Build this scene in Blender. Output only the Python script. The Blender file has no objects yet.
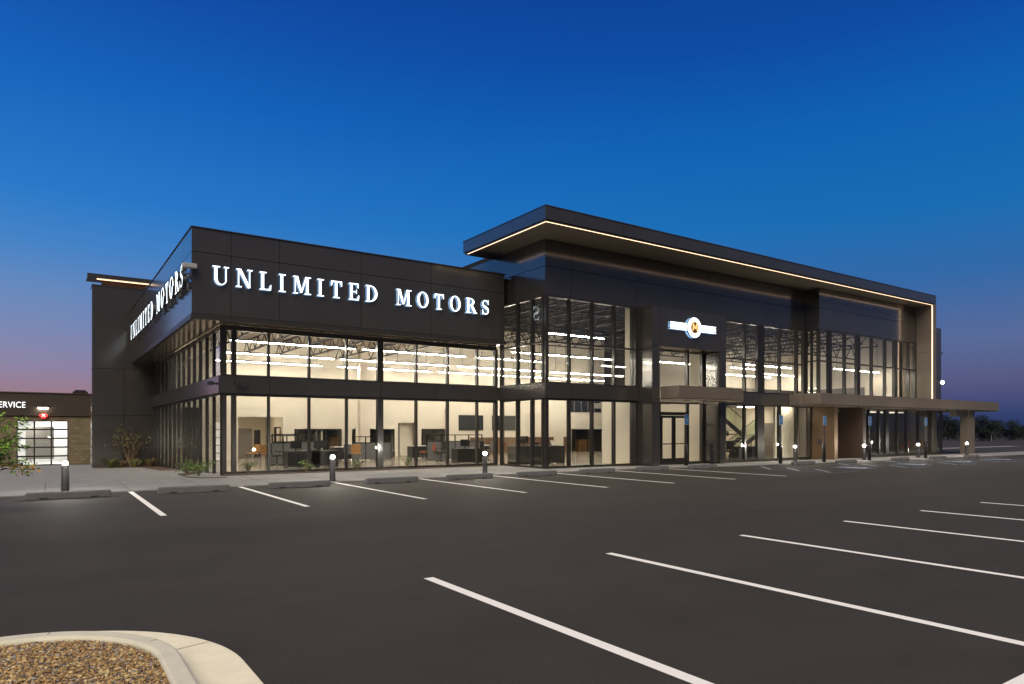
import bpy, bmesh, math, random
from mathutils import Vector, Matrix
random.seed(7)
R = math.radians
S = bpy.context.scene
COL = S.collection

# ---------------------------------------------------------------- camera
F = 682.7; TH = math.atan(F/998.0); CAMH = 1.75
sn, cs = math.sin(TH), math.cos(TH)
cam = bpy.data.cameras.new('camera'); camo = bpy.data.objects.new('camera', cam); COL.objects.link(camo)
camo.location = (0, 0, CAMH); camo.rotation_euler = (R(90), 0, -TH)
cam.sensor_width = 36; cam.lens = F/1024*36; cam.shift_y = 88/1024
cam.clip_start = .05; cam.clip_end = 3000
S.camera = camo

# ---------------------------------------------------------------- sky
W = bpy.data.worlds.new('World'); S.world = W; W.use_nodes = True
nt = W.node_tree; nt.nodes.clear()
def N(t, **k):
    n = nt.nodes.new(t)
    for a, b in k.items(): setattr(n, a, b)
    return n
tc = N('ShaderNodeTexCoord'); sep = N('ShaderNodeSeparateXYZ'); nt.links.new(tc.outputs['Generated'], sep.inputs[0])
def ramp(tree, pts):
    r = tree.nodes.new('ShaderNodeValToRGB'); e = r.color_ramp.elements
    while len(e) < len(pts): e.new(.5)
    for q, (p, c) in zip(e, pts): q.position = p; q.color = (*c, 1)
    return r
def srgb(r, g, b):
    return tuple(((v/255)/12.92 if v/255 < .04045 else ((v/255+.055)/1.055)**2.4) for v in (r, g, b))
# dusk side of the sky (behind the building, left) and the darker side
rl = ramp(nt, [(0, srgb(110, 84, 96)), (.045, srgb(152, 122, 140)), (.075, srgb(138, 128, 162)), (.12, srgb(118, 132, 178)), (.17, srgb(96, 134, 188)), (.22, srgb(62, 128, 198)), (.28, srgb(28, 118, 200)), (.40, srgb(0, 96, 188)), (.52, srgb(0, 70, 164)), (1, srgb(0, 26, 84))])
rr = ramp(nt, [(0, srgb(36, 52, 92)), (.02, srgb(52, 66, 112)), (.06, srgb(84, 88, 130)), (.11, srgb(84, 104, 152)), (.19, srgb(44, 102, 166)), (.27, srgb(10, 106, 178)), (.38, srgb(0, 94, 176)), (.47, srgb(0, 72, 160)), (.7, srgb(0, 40, 108)), (1, srgb(0, 20, 66))])
nt.links.new(sep.outputs[2], rl.inputs[0]); nt.links.new(sep.outputs[2], rr.inputs[0])
# azimuth: the glow lies towards -X +Y
dot = N('ShaderNodeVectorMath', operation='DOT_PRODUCT'); nt.links.new(tc.outputs['Generated'], dot.inputs[0]); dot.inputs[1].default_value = (-.62, .78, 0)
mr = N('ShaderNodeMapRange'); mr.interpolation_type = 'SMOOTHSTEP'
mr.inputs['From Min'].default_value = -.25; mr.inputs['From Max'].default_value = .98
nt.links.new(dot.outputs['Value'], mr.inputs[0])
mx = N('ShaderNodeMix', data_type='RGBA'); nt.links.new(mr.outputs[0], mx.inputs[0]); nt.links.new(rr.outputs[0], mx.inputs[6]); nt.links.new(rl.outputs[0], mx.inputs[7])
bg = N('ShaderNodeBackground'); re_ = ramp(nt, [(0, srgb(44, 48, 60)), (.15, srgb(58, 66, 86)), (.35, srgb(46, 64, 98)), (.6, srgb(16, 46, 104)), (1, srgb(0, 26, 84))])
nt.links.new(sep.outputs[2], re_.inputs[0])
m3 = N('ShaderNodeMapRange'); m3.interpolation_type = 'SMOOTHSTEP'; m3.inputs['From Min'].default_value = .0; m3.inputs['From Max'].default_value = -.75
nt.links.new(sep.outputs[1], m3.inputs[0])
mx2 = N('ShaderNodeMix', data_type='RGBA'); nt.links.new(m3.outputs[0], mx2.inputs[0]); nt.links.new(mx.outputs[2], mx2.inputs[6]); nt.links.new(re_.outputs[0], mx2.inputs[7])
nt.links.new(mx2.outputs[2], bg.inputs[0]); bg.inputs[1].default_value = 1.0
sky = N('ShaderNodeTexSky', sky_type='NISHITA'); sky.sun_disc = False; sky.sun_elevation = R(-2); sky.sun_rotation = R(-38)
bg2 = N('ShaderNodeBackground'); nt.links.new(sky.outputs[0], bg2.inputs[0]); bg2.inputs[1].default_value = .05
ad = N('ShaderNodeAddShader'); wo = N('ShaderNodeOutputWorld')
nt.links.new(bg.outputs[0], ad.inputs[0]); nt.links.new(bg2.outputs[0], ad.inputs[1]); nt.links.new(ad.outputs[0], wo.inputs[0])

# ---------------------------------------------------------------- soft warm light of the lot
sl = bpy.data.lights.new('sun', 'SUN'); so = bpy.data.objects.new('sun', sl); COL.objects.link(so)
sl.energy = 4.2; sl.angle = R(50); sl.color = (1, .87, .66)
so.rotation_euler = (R(43), 0, R(-38))
S.view_settings.view_transform = 'Standard'; S.view_settings.look = 'None'
S.view_settings.exposure = 0; S.view_settings.gamma = 1
cy = S.cycles
cy.use_denoising = True; cy.max_bounces = 10; cy.diffuse_bounces = 4; cy.glossy_bounces = 4; cy.transparent_max_bounces = 24
cy.transmission_bounces = 4; cy.caustics_reflective = False; cy.caustics_refractive = False; cy.sample_clamp_indirect = 6; cy.blur_glossy = .5

# ---------------------------------------------------------------- pixel -> world
def ray(px, py):
    u = (px-512)/F; v = (430-py)/F
    return (sn+u*cs, cs-u*sn, v)
def gp(px, py, z=0):
    d = ray(px, py); t = (z-CAMH)/d[2]; return d[0]*t, d[1]*t
def wx(px, Y):
    d = ray(px, 430); return Y*d[0]/d[1]
def wz(px, py, Y):
    d = ray(px, py); return CAMH+d[2]*Y/d[1]
def wy(px, X):
    d = ray(px, 430); return X*d[1]/d[0]

# ---------------------------------------------------------------- materials
def mat(name, col=(.5, .5, .5), rough=.6, metal=0, spec=.5, emis=None, es=0, noise=0, nscale=8, bump=0, bscale=40, rvar=0, coat=0):
    m = bpy.data.materials.new(name); m.use_nodes = True; t = m.node_tree; b = t.nodes['Principled BSDF']
    b.inputs['Base Color'].default_value = (*col, 1); b.inputs['Roughness'].default_value = rough
    b.inputs['Metallic'].default_value = metal; b.inputs['Specular IOR Level'].default_value = spec
    b.inputs['Coat Weight'].default_value = coat; b.inputs['Coat Roughness'].default_value = .12; b.inputs['Coat IOR'].default_value = 1.75
    if emis: b.inputs['Emission Color'].default_value = (*emis, 1); b.inputs['Emission Strength'].default_value = es
    tcn = t.nodes.new('ShaderNodeTexCoord')
    if noise:
        n = t.nodes.new('ShaderNodeTexNoise'); n.inputs['Scale'].default_value = nscale; n.inputs['Detail'].default_value = 6; n.inputs['Roughness'].default_value = .65
        t.links.new(tcn.outputs['Object'], n.inputs['Vector'])
        r = ramp(t, [(.3, tuple(max(0, c*(1-noise)) for c in col)), (.7, tuple(min(1, c*(1+noise)) for c in col))])
        t.links.new(n.outputs['Fac'], r.inputs[0]); t.links.new(r.outputs[0], b.inputs['Base Color'])
        if rvar:
            q = t.nodes.new('ShaderNodeMapRange'); q.inputs['To Min'].default_value = rough-rvar; q.inputs['To Max'].default_value = rough+rvar
            t.links.new(n.outputs['Fac'], q.inputs[0]); t.links.new(q.outputs[0], b.inputs['Roughness'])
    if bump:
        n2 = t.nodes.new('ShaderNodeTexNoise'); n2.inputs['Scale'].default_value = bscale; n2.inputs['Detail'].default_value = 4
        t.links.new(tcn.outputs['Object'], n2.inputs['Vector'])
        bu = t.nodes.new('ShaderNodeBump'); bu.inputs['Strength'].default_value = bump; bu.inputs['Distance'].default_value = .02
        t.links.new(n2.outputs['Fac'], bu.inputs['Height']); t.links.new(bu.outputs[0], b.inputs['Normal'])
    return m
M = {}
M['panel'] = mat('bronze_metal_panel', (.057, .052, .050), .22, .45, .6, coat=1, noise=.12, nscale=.6, rvar=.04, bump=.05, bscale=.7)
M['panel2'] = mat('bronze_trim', (.05, .046, .045), .3, .5)
M['back'] = mat('joint_backing', (.012, .012, .012), .7)
M['soffit'] = mat('soffit_metal', (.30, .25, .20), .35, .4, noise=.06, nscale=.5, bump=.03, bscale=.8)
M['canopy'] = mat('canopy_panel', (.145, .122, .102), .42, .25, noise=.08, nscale=.7, bump=.04, bscale=.8)
M['mull'] = mat('bronze_mullion', (.030, .027, .026), .34, .4, coat=.25)
M['inwall'] = mat('cream_wall_paint', (.74, .68, .57), .75, noise=.03, nscale=.4)
M['inwall2'] = mat('grey_wall_paint', (.22, .20, .18), .7)
M['ceil'] = mat('tan_ceiling', (.33, .27, .21), .8, noise=.1, nscale=.7)
M['deck'] = mat('dark_steel_deck', (.07, .075, .09), .7, noise=.2, nscale=1)
M['steel'] = mat('painted_steel', (.045, .045, .05), .5)
M['floor'] = mat('polished_floor', (.42, .36, .29), .16, noise=.12, nscale=.9)
M['wood'] = mat('brown_wood_wainscot', (.15, .08, .048), .45, noise=.3, nscale=3)
M['tube'] = mat('linear_lamp', (.9, .9, .9), .5, emis=(1, .90, .75), es=150)
M['flat'] = mat('flat_lamp', (.9, .9, .9), .5, emis=(1, .86, .66), es=11)
M['led'] = mat('led_strip', (.9, .8, .6), .5, emis=(1, .68, .43), es=2.5)
M['downl'] = mat('downlight_lens', (.9, .9, .8), .5, emis=(1, .74, .45), es=60)
M['letter'] = mat('lit_letter_face', (.9, .95, 1), .5, emis=(.80, .93, 1), es=2.2)
M['halo'] = mat('lit_letter_back', (.9, .95, 1), .5, emis=(.30, .58, 1), es=6)
M['lret'] = mat('letter_return', (.03, .03, .035), .4)
M['asphalt'] = None
M['conc'] = mat('concrete_walk', (.20, .20, .203), .8, noise=.2, nscale=1.6, bump=.15, bscale=60)
M['kerb'] = mat('pale_concrete_kerb', (.57, .55, .46), .85, noise=.1, nscale=5, bump=.3, bscale=90)
M['gutter'] = mat('pale_concrete_gutter', (.78, .735, .58), .85, noise=.08, nscale=4, bump=.25, bscale=80)
M['stop'] = mat('grey_wheel_stop', (.095, .095, .105), .85, noise=.15, nscale=6, bump=.2)
M['bol'] = mat('bollard_bronze', (.018, .018, .022), .65, 0, .2)
M['bolamp'] = mat('bollard_lamp', (1, 1, 1), .5, emis=(1, .93, .80), es=1500)
M['black'] = mat('black_plastic', (.012, .012, .013), .4)
M['desk'] = mat('dark_desk_laminate', (.020, .019, .019), .3)
M['orange'] = mat('orange_upholstery', (.50, .11, .03), .7)
M['oak'] = mat('golden_oak', (.42, .21, .06), .5, noise=.2, nscale=6)
M['greyf'] = mat('grey_fabric', (.16, .16, .17), .85)
M['white'] = mat('white_laminate', (.7, .68, .64), .5)
M['screen'] = mat('screen_glass', (.03, .034, .042), .12)
M['blue'] = mat('sign_blue', (.02, .14, .42), .4)
M['signw'] = mat('sign_white', (.40, .42, .45), .4)
M['post'] = mat('sign_post_metal', (.08, .08, .085), .4, .6)
M['mulch'] = mat('bed_mulch', (.075, .045, .032), .95, noise=.5, nscale=30, bump=.8, bscale=50)
M['leafg'] = mat('green_leaf', (.10, .17, .035), .55, noise=.35, nscale=9)
M['leafd'] = mat('dark_leaf', (.06, .09, .03), .6, noise=.4, nscale=5)
M['leaft'] = mat('tan_grass_blade', (.16, .12, .05), .7, noise=.3, nscale=5)
M['leafb'] = mat('far_leaf', (.006, .013, .014), .85, noise=.4, nscale=.3)
M['leafy'] = mat('yellow_orange_leaf', (.5, .25, .03), .55, noise=.3, nscale=9)
M['bark'] = mat('bark', (.12, .08, .055), .9, noise=.3, nscale=12)
M['block'] = None
M['svcdark'] = mat('dark_parapet_metal', (.045, .034, .03), .5, .2)
M['svcin'] = mat('bay_bright_wall', (.8, .8, .8), .6)
M['red'] = mat('red_lamp', (.6, .03, .03), .5, emis=(1, .06, .05), es=2.0)
M['redx'] = mat('white_lamp_mark', (1, 1, 1), .5, emis=(1, .9, .9), es=3.5)
M['svclamp'] = mat('wall_lamp_lens', (1, 1, 1), .5, emis=(1, .86, .62), es=30)
M['gold'] = mat('gold_mark', (.8, .5, .15), .4, .3, emis=(1, .66, .25), es=.9)
M['brown'] = mat('brown_mark', (.14, .05, .02), .5)
M['logo'] = mat('lit_logo_face', (.95, .97, 1), .5, emis=(.86, .95, 1), es=2.0)
M['chrome'] = mat('brushed_steel', (.5, .5, .5), .25, .9)
M['paint'] = None

def glass_mat(name, tint, ior, rough=0.0):
    m = bpy.data.materials.new(name); m.use_nodes = True; t = m.node_tree; t.nodes.clear()
    tr = t.nodes.new('ShaderNodeBsdfTransparent'); tr.inputs[0].default_value = (*tint, 1)
    g = t.nodes.new('ShaderNodeBsdfGlossy'); g.inputs['Roughness'].default_value = rough; g.inputs[0].default_value = (1, 1, 1, 1)
    fr = t.nodes.new('ShaderNodeFresnel'); ge = t.nodes.new('ShaderNodeNewGeometry'); mp = t.nodes.new('ShaderNodeMapRange')
    mp.inputs['To Min'].default_value = ior; mp.inputs['To Max'].default_value = 1/ior   # same reflectance on the way out of the pane
    t.links.new(ge.outputs['Backfacing'], mp.inputs[0]); t.links.new(mp.outputs[0], fr.inputs[0])
    mi = t.nodes.new('ShaderNodeMixShader'); o = t.nodes.new('ShaderNodeOutputMaterial')
    t.links.new(fr.outputs[0], mi.inputs[0]); t.links.new(tr.outputs[0], mi.inputs[1]); t.links.new(g.outputs[0], mi.inputs[2]); t.links.new(mi.outputs[0], o.inputs[0])
    return m
M['glass'] = glass_mat('window_glass', (.94, .95, .94), 1.52)
M['gglass'] = glass_mat('green_glass', (.72, .84, .72), 1.4)

def asphalt():
    m = mat('asphalt', (.043, .040, .038), .85); t = m.node_tree; b = t.nodes['Principled BSDF']; tcn = t.nodes['Texture Coordinate']
    b.inputs['Specular IOR Level'].default_value = .25
    n1 = t.nodes.new('ShaderNodeTexNoise'); n1.inputs['Scale'].default_value = .12; n1.inputs['Detail'].default_value = 5
    n2 = t.nodes.new('ShaderNodeTexNoise'); n2.inputs['Scale'].default_value = 55; n2.inputs['Detail'].default_value = 5; n2.inputs['Roughness'].default_value = .7
    n3 = t.nodes.new('ShaderNodeTexNoise'); n3.inputs['Scale'].default_value = 1.3; n3.inputs['Detail'].default_value = 7
    for n in (n1, n2, n3): t.links.new(tcn.outputs['Object'], n.inputs['Vector'])
    mpp = t.nodes.new('ShaderNodeMapping'); mpp.inputs['Scale'].default_value = (.12, 1, 1); t.links.new(tcn.outputs['Object'], mpp.inputs[0]); t.links.new(mpp.outputs[0], n1.inputs['Vector']); n1.inputs['Scale'].default_value = .45
    a = ramp(t, [(.3, (.030, .0272, .0245)), (.7, (.041, .0367, .0328))]); t.links.new(n1.outputs['Fac'], a.inputs[0])
    c = ramp(t, [(.3, (.72, .72, .72)), (.72, (1.3, 1.28, 1.25))]); t.links.new(n2.outputs['Fac'], c.inputs[0])
    d = ramp(t, [(.22, (.70, .70, .70)), (.36, (.95, .95, .95)), (.7, (1.10, 1.10, 1.10))]); t.links.new(n3.outputs['Fac'], d.inputs[0])
    m1 = t.nodes.new('ShaderNodeMix'); m1.data_type = 'RGBA'; m1.blend_type = 'MULTIPLY'; m1.inputs[0].default_value = 1
    m2 = t.nodes.new('ShaderNodeMix'); m2.data_type = 'RGBA'; m2.blend_type = 'MULTIPLY'; m2.inputs[0].default_value = 1
    t.links.new(a.outputs[0], m1.inputs[6]); t.links.new(c.outputs[0], m1.inputs[7]); t.links.new(m1.outputs[2], m2.inputs[6]); t.links.new(d.outputs[0], m2.inputs[7])
    t.links.new(m2.outputs[2], b.inputs['Base Color'])
    bu = t.nodes.new('ShaderNodeBump'); bu.inputs['Strength'].default_value = .35; bu.inputs['Distance'].default_value = .008
    t.links.new(n2.outputs['Fac'], bu.inputs['Height']); t.links.new(bu.outputs[0], b.inputs['Normal'])
    return m
M['asphalt'] = asphalt()
def paint(name, col, base=(.05, .047, .045)):
    m = mat(name, col, .7); t = m.node_tree; b = t.nodes['Principled BSDF']; tcn = t.nodes['Texture Coordinate']
    n = t.nodes.new('ShaderNodeTexNoise'); n.inputs['Scale'].default_value = 22; n.inputs['Detail'].default_value = 8; n.inputs['Roughness'].default_value = .75
    t.links.new(tcn.outputs['Object'], n.inputs['Vector'])
    r = ramp(t, [(.26, tuple(c*.5 for c in col)), (.38, tuple(c*.92 for c in col)), (.7, col)]); t.links.new(n.outputs['Fac'], r.inputs[0]); t.links.new(r.outputs[0], b.inputs['Base Color'])
    return m
M['paint'] = paint('white_road_paint', (.88, .87, .86))
M['bpaint'] = paint('blue_road_paint', (.06, .10, .20))
M['hpaint'] = paint('worn_pale_paint', (.30, .33, .38))
def blockmat():
    m = mat('split_face_block', (.2, .16, .10), .9); t = m.node_tree; b = t.nodes['Principled BSDF']; tcn = t.nodes['Texture Coordinate']
    mp = t.nodes.new('ShaderNodeMapping'); mp.inputs['Rotation'].default_value = (R(90), 0, 0); t.links.new(tcn.outputs['Object'], mp.inputs[0])
    br = t.nodes.new('ShaderNodeTexBrick'); br.inputs['Scale'].default_value = 1; br.inputs['Brick Width'].default_value = .4; br.inputs['Row Height'].default_value = .2; br.inputs['Mortar Size'].default_value = .012
    br.inputs['Color1'].default_value = (.20, .16, .10, 1); br.inputs['Color2'].default_value = (.13, .105, .07, 1); br.inputs['Mortar'].default_value = (.08, .07, .05, 1)
    t.links.new(mp.outputs[0], br.inputs['Vector']); t.links.new(br.outputs[0], b.inputs['Base Color'])
    n = t.nodes.new('ShaderNodeTexNoise'); n.inputs['Scale'].default_value = 12; n.inputs['Detail'].default_value = 6; t.links.new(tcn.outputs['Object'], n.inputs['Vector'])
    bu = t.nodes.new('ShaderNodeBump'); bu.inputs['Strength'].default_value = .8; bu.inputs['Distance'].default_value = .04; t.links.new(n.outputs['Fac'], bu.inputs['Height']); t.links.new(bu.outputs[0], b.inputs['Normal'])
    return m
M['block'] = blockmat()

# ---------------------------------------------------------------- mesh helpers
class MB:
    def __init__(s): s.v = []; s.f = []; s.m = []; s.smooth = []
    def face(s, pts, mi=0, sm=False):
        a = len(s.v); s.v += [tuple(p) for p in pts]; s.f.append(tuple(range(a, a+len(pts)))); s.m.append(mi); s.smooth.append(sm)
    def box(s, x0, x1, y0, y1, z0, z1, mi=0):
        if x0 > x1: x0, x1 = x1, x0
        if y0 > y1: y0, y1 = y1, y0
        if z0 > z1: z0, z1 = z1, z0
        a = len(s.v)
        s.v += [(x0,y0,z0),(x1,y0,z0),(x1,y1,z0),(x0,y1,z0),(x0,y0,z1),(x1,y0,z1),(x1,y1,z1),(x0,y1,z1)]
        for q in ((0,3,2,1),(4,5,6,7),(0,1,5,4),(1,2,6,5),(2,3,7,6),(3,0,4,7)):
            s.f.append(tuple(a+i for i in q)); s.m.append(mi); s.smooth.append(False)
        return s
    def bar(s, p, q, w, h=None, mi=0):
        h = h or w; p = Vector(p); q = Vector(q); d = (q-p).normalized()
        up = Vector((0, 0, 1)) if abs(d.z) < .95 else Vector((1, 0, 0))
        a = d.cross(up).normalized()*w/2; b = d.cross(a).normalized()*h/2
        k = len(s.v)
        for c in (p, q): s.v += [tuple(c-a-b), tuple(c+a-b), tuple(c+a+b), tuple(c-a+b)]
        for t in ((0,1,2,3),(7,6,5,4),(0,4,5,1),(1,5,6,2),(2,6,7,3),(3,7,4,0)):
            s.f.append(tuple(k+i for i in t)); s.m.append(mi); s.smooth.append(False)
        return s
    def lathe(s, prof, c=(0, 0, 0), n=20, mi=0, sm=True):
        k = len(s.v)
        for (r, z) in prof:
            for i in range(n):
                a = 2*math.pi*i/n; s.v.append((c[0]+r*math.cos(a), c[1]+r*math.sin(a), c[2]+z))
        for j in range(len(prof)-1):
            for i in range(n):
                s.f.append((k+j*n+i, k+j*n+(i+1)%n, k+(j+1)*n+(i+1)%n, k+(j+1)*n+i)); s.m.append(mi); s.smooth.append(sm)
        s.f.append(tuple(k+i for i in range(n))[::-1]); s.m.append(mi); s.smooth.append(False)
        s.f.append(tuple(k+(len(prof)-1)*n+i for i in range(n))); s.m.append(mi); s.smooth.append(False)
        return s
    def tube(s, pts, rad, n=8, mi=0):
        pts = [Vector(p) for p in pts]; rad = rad if isinstance(rad, (list, tuple)) else [rad]*len(pts)
        k = len(s.v)
        for i, p in enumerate(pts):
            d = (pts[min(i+1, len(pts)-1)]-pts[max(i-1, 0)]).normalized()
            up = Vector((0, 0, 1)) if abs(d.z) < .9 else Vector((1, 0, 0))
            a = d.cross(up).normalized(); b = d.cross(a).normalized()
            for j in range(n):
                t = 2*math.pi*j/n; s.v.append(tuple(p+(a*math.cos(t)+b*math.sin(t))*rad[i]))
        for i in range(len(pts)-1):
            for j in range(n):
                s.f.append((k+i*n+j, k+i*n+(j+1)%n, k+(i+1)*n+(j+1)%n, k+(i+1)*n+j)); s.m.append(mi); s.smooth.append(True)
        s.f.append(tuple(k+j for j in range(n))); s.m.append(mi); s.smooth.append(False)
        s.f.append(tuple(k+(len(pts)-1)*n+j for j in range(n))[::-1]); s.m.append(mi); s.smooth.append(False)
        return s
    def prism(s, poly, y0, y1, mi=0, mside=None, mback=None, T=None):
        """poly in (x,z); extruded from y0 (front) to y1 (back); T maps (x,y,z)"""
        T = T or (lambda x, y, z: (x, y, z))
        n = len(poly)
        s.face([T(x, y0, z) for x, z in poly], mi); s.face([T(x, y1, z) for x, z in reversed(poly)], mback if mback is not None else mi)
        for i in range(n):
            (x, z), (X, Z) = poly[i], poly[(i+1) % n]
            s.face([T(x, y0, z), T(x, y1, z), T(X, y1, Z), T(X, y0, Z)], mside if mside is not None else mi)
    def build(s, name, mats, parent=None, bevel=0, loc=None):
        me = bpy.data.meshes.new(name)
        if loc: s.v = [(a-loc[0], b-loc[1], c-loc[2]) for a, b, c in s.v]
        me.from_pydata(s.v, [], s.f)
        if not isinstance(mats, (list, tuple)): mats = [mats]
        for m in mats: me.materials.append(m)
        me.polygons.foreach_set('material_index', s.m); me.polygons.foreach_set('use_smooth', s.smooth)
        me.update()
        o = bpy.data.objects.new(name, me); COL.objects.link(o)
        if parent: o.parent = parent
        if loc: o.location = loc
        if bevel:
            b = o.modifiers.new('bevel', 'BEVEL'); b.width = bevel; b.segments = 2; b.limit_method = 'ANGLE'
        return o
def thing(name, label, cat, loc=(0, 0, 0), rz=0, group=None):
    o = bpy.data.objects.new(name, None); COL.objects.link(o); o.location = loc; o.rotation_euler = (0, 0, rz)
    o['label'] = label; o['category'] = cat
    if group: o['group'] = group
    return o
def tag(o, label, cat, group=None):
    o['label'] = label; o['category'] = cat
    if group: o['group'] = group
    return o
def struct(o, label, cat='ground'):
    o['kind'] = 'structure'; o['label'] = label; o['category'] = cat; return o
CH = {}
def kids(o): return [c for c in COL.objects if c.parent == o]
def dup(root, loc=None, rz=None, label=None, scale=None):
    r = root.copy(); COL.objects.link(r)
    if loc is not None: r.location = loc
    if rz is not None: r.rotation_euler = (0, 0, rz)
    if scale: r.scale = (scale,)*3
    if label: r['label'] = label
    for c in kids(root):
        d = c.copy(); COL.objects.link(d); d.parent = r
        for g in kids(c):
            e = g.copy(); COL.objects.link(e); e.parent = d
    return r

# ================================================================ GROUND
def gz(Y): return -.026*max(0, min(Y, 72)-28)
mb = MB()
xs = [-1500, -300, -80, -40, -20, -10, 0, 10, 30, 60, 100, 250, 1500]; ys = [-300, -60, -20, 0, 10, 20, 28, 35, 45, 58, 72, 100, 300, 1600]
for i in range(len(xs)-1):
    for j in range(len(ys)-1):
        mb.face([(xs[a], ys[b], gz(ys[b])) for a, b in ((i, j), (i+1, j), (i+1, j+1), (i, j+1))])
struct(mb.build('ground', M['asphalt']), 'dark asphalt of the car park lot', 'ground')
# sidewalk
edge = [(-42, 22.1), (22.5, 22.1), (27, 21.15), (34, 20.6), (40, 20.15), (46, 19.9), (58, 19.4), (92, 18.6)]
mb = MB(); back = 58
for (a, b), (c, d) in zip(edge, edge[1:]):
    n = 1 if a > 0 else 1
    ysl = [0, 28, back] if a < 22 else [0, 33]
    for k in range(len(ysl)-1):
        y0a = b if k == 0 else ysl[k]; y0c = d if k == 0 else ysl[k]; y1 = ysl[k+1]
        mb.face([(a, y0a, gz(y0a)+.03), (c, y0c, gz(y0c)+.03), (c, y1, gz(y1)+.03), (a, y1, gz(y1)+.03)])
    mb.face([(a, b, -.05), (c, d, -.05), (c, d, .03), (a, b, .03)])
struct(mb.build('sidewalk', M['conc']), 'pale concrete walk between the parking bays and the glass building', 'sidewalk')
# sidewalk joints as thin dark strips
mb = MB()
for x in range(-12, 60, 2):
    y0 = 22.15 if x < 23 else (20.7 if x < 40 else 20.0)
    mb.face([(x, y0, .034), (x+.015, y0, .034), (x+.015, 27.2 if x < 18 else 23.6, .034), (x, 27.2 if x < 18 else 23.6, .034)])
for x0, x1, y in ((-12, 18, 24.6),):
    mb.face([(x0, y, .0345), (x1, y, .0345), (x1, y+.015, .0345), (x0, y+.015, .0345)])
struct(mb.build('sidewalk_joint', M['back']), 'thin dark control joints in the concrete walk', 'pavement joint')
# parking lines
lines = []
for x in (2.0, 4.95, 7.95, 11.08, 14.12, 17.05, 20.2, 23.2): lines.append((x, 15.5, 22.08))
for x in (3.74, 6.60, 9.55, 12.66, 15.68, 18.65, 21.65, 24.7, 27.7): lines.append((x, 1.97, 7.22))
for i, (x, a, b) in enumerate(lines):
    m_ = MB(); w = .062
    m_.face([(x-w, a, .004), (x+w, a, .004), (x+w, b, .004), (x-w, b, .004)])
    struct(m_.build('parking_line', M['paint']), 'white painted parking bay line on asphalt', 'parking line')
mb = MB(); mb.face([(3.7, 1.86, .004), (40, 1.86, .004), (40, 1.97, .004), (3.7, 1.97, .004)])
struct(mb.build('parking_line', M['paint']), 'long white line joining the near parking bay lines', 'parking line')
# accessible bays: hatch and blue
def strip(p, q, w, m, name='parking_line', z=.004):
    p = Vector((*p, 0)); q = Vector((*q, 0)); d = (q-p).normalized(); n = Vector((-d.y, d.x, 0))*w/2
    b = MB(); b.face([(v.x, v.y, z) for v in (p-n, q-n, q+n, p+n)])
    return struct(b.build(name, m), 'painted accessible bay marking near the entrance', 'parking line')
for x0 in (26.6, 33.0, 38.0, 43.2):
    for x in (x0, x0+1.7): strip((x, 15.6), (x, 20.4), .11, M['bpaint'])
    for k in range(3): strip((x0+.08, 15.8+k*1.4), (x0+1.62, 17.4+k*1.4), .12, M['hpaint'], z=.006)
    strip((x0-.05, 15.55), (x0+1.75, 15.55), .11, M['bpaint'], z=.008)
def wheelchair(cx, cy):
    b = MB(); b.face([(cx-.75, cy-.75, .005), (cx+.75, cy-.75, .005), (cx+.75, cy+.75, .005), (cx-.75, cy+.75, .005)], 0)
    for k in range(16):
        a, c = -2.6+k*4.2/16, -2.6+(k+1)*4.2/16
        b.face([(cx+r*math.cos(t), cy-.15+r*math.sin(t), .009) for r, t in ((.36, a), (.45, a), (.45, c), (.36, c))], 1)
    b.face([(cx-.12, cy-.1, .010), (cx-.02, cy-.1, .010), (cx-.02, cy+.42, .010), (cx-.12, cy+.42, .010)], 1)
    b.face([(cx-.02, cy-.1, .011), (cx+.28, cy-.1, .011), (cx+.28, cy, .011), (cx-.02, cy, .011)], 1)
    b.face([(cx-.07+.09*math.cos(t*.7), cy+.54+.09*math.sin(t*.7), .011) for t in range(9)], 1)
    struct(b.build('accessible_marking', [M['bpaint'], M['paint']]), 'blue accessible parking symbol painted on asphalt', 'pavement symbol')
for cx in (30.9, 36.4, 41.6, 46.8): wheelchair(cx, 17.2)

# foreground kerb island
CX, CYi = -.33, 5.42
def arc_pts(r, n=28):
    p = []
    p.append((CX+r, -3))
    for i in range(n+1):
        a = math.pi/2*i/n; p.append((CX+r*math.cos(a), CYi+r*math.sin(a)*1.07))
    p.append((-9, CYi+r*1.07)); return p
def prof_sweep(mb, prof, mi):
    rings = [[(x, y, z) for x, y in arc_pts(r)] for r, z in prof]
    for a, b in zip(rings, rings[1:]):
        for i in range(len(a)-1): mb.face([a[i], a[i+1], b[i+1], b[i]], mi, True)
mb = MB(); prof_sweep(mb, [(1.0, .02), (1.0, .115), (1.008, .13), (1.02, .138), (1.12, .142), (1.135, .135), (1.145, .12), (1.165, .03)], 0)
island = thing('kerb_island', 'rounded pale concrete kerb filled with brown gravel in the near corner of the lot', 'kerb')
mb.build('kerb', M['kerb'], island)
mb = MB(); prof_sweep(mb, [(1.165, .03), (1.18, .022), (1.55, .008), (1.57, .006), (1.575, -.01)], 0)
mb.build('gutter', M['gutter'], island)
for a in (22, 71):
    mb = MB()
    c_, s_ = math.cos(R(a)), math.sin(R(a)); e = Vector((-s_, c_, 0))*.004
    for (r0, z0), (r1, z1) in zip([(1.01, .1345), (1.12, .1455), (1.148, .124), (1.17, .033), (1.18, .0255), (1.555, .0115)], [(1.12, .1455), (1.148, .124), (1.17, .033), (1.18, .0255), (1.555, .0115)]):
        p0 = Vector((CX+r0*c_, CYi+r0*s_*1.07, z0)); p1 = Vector((CX+r1*c_, CYi+r1*s_*1.07, z1)); mb.face([p0-e, p1-e, p1+e, p0+e])
    mb.build('kerb_joint', M['inwall2'], island)
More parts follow.
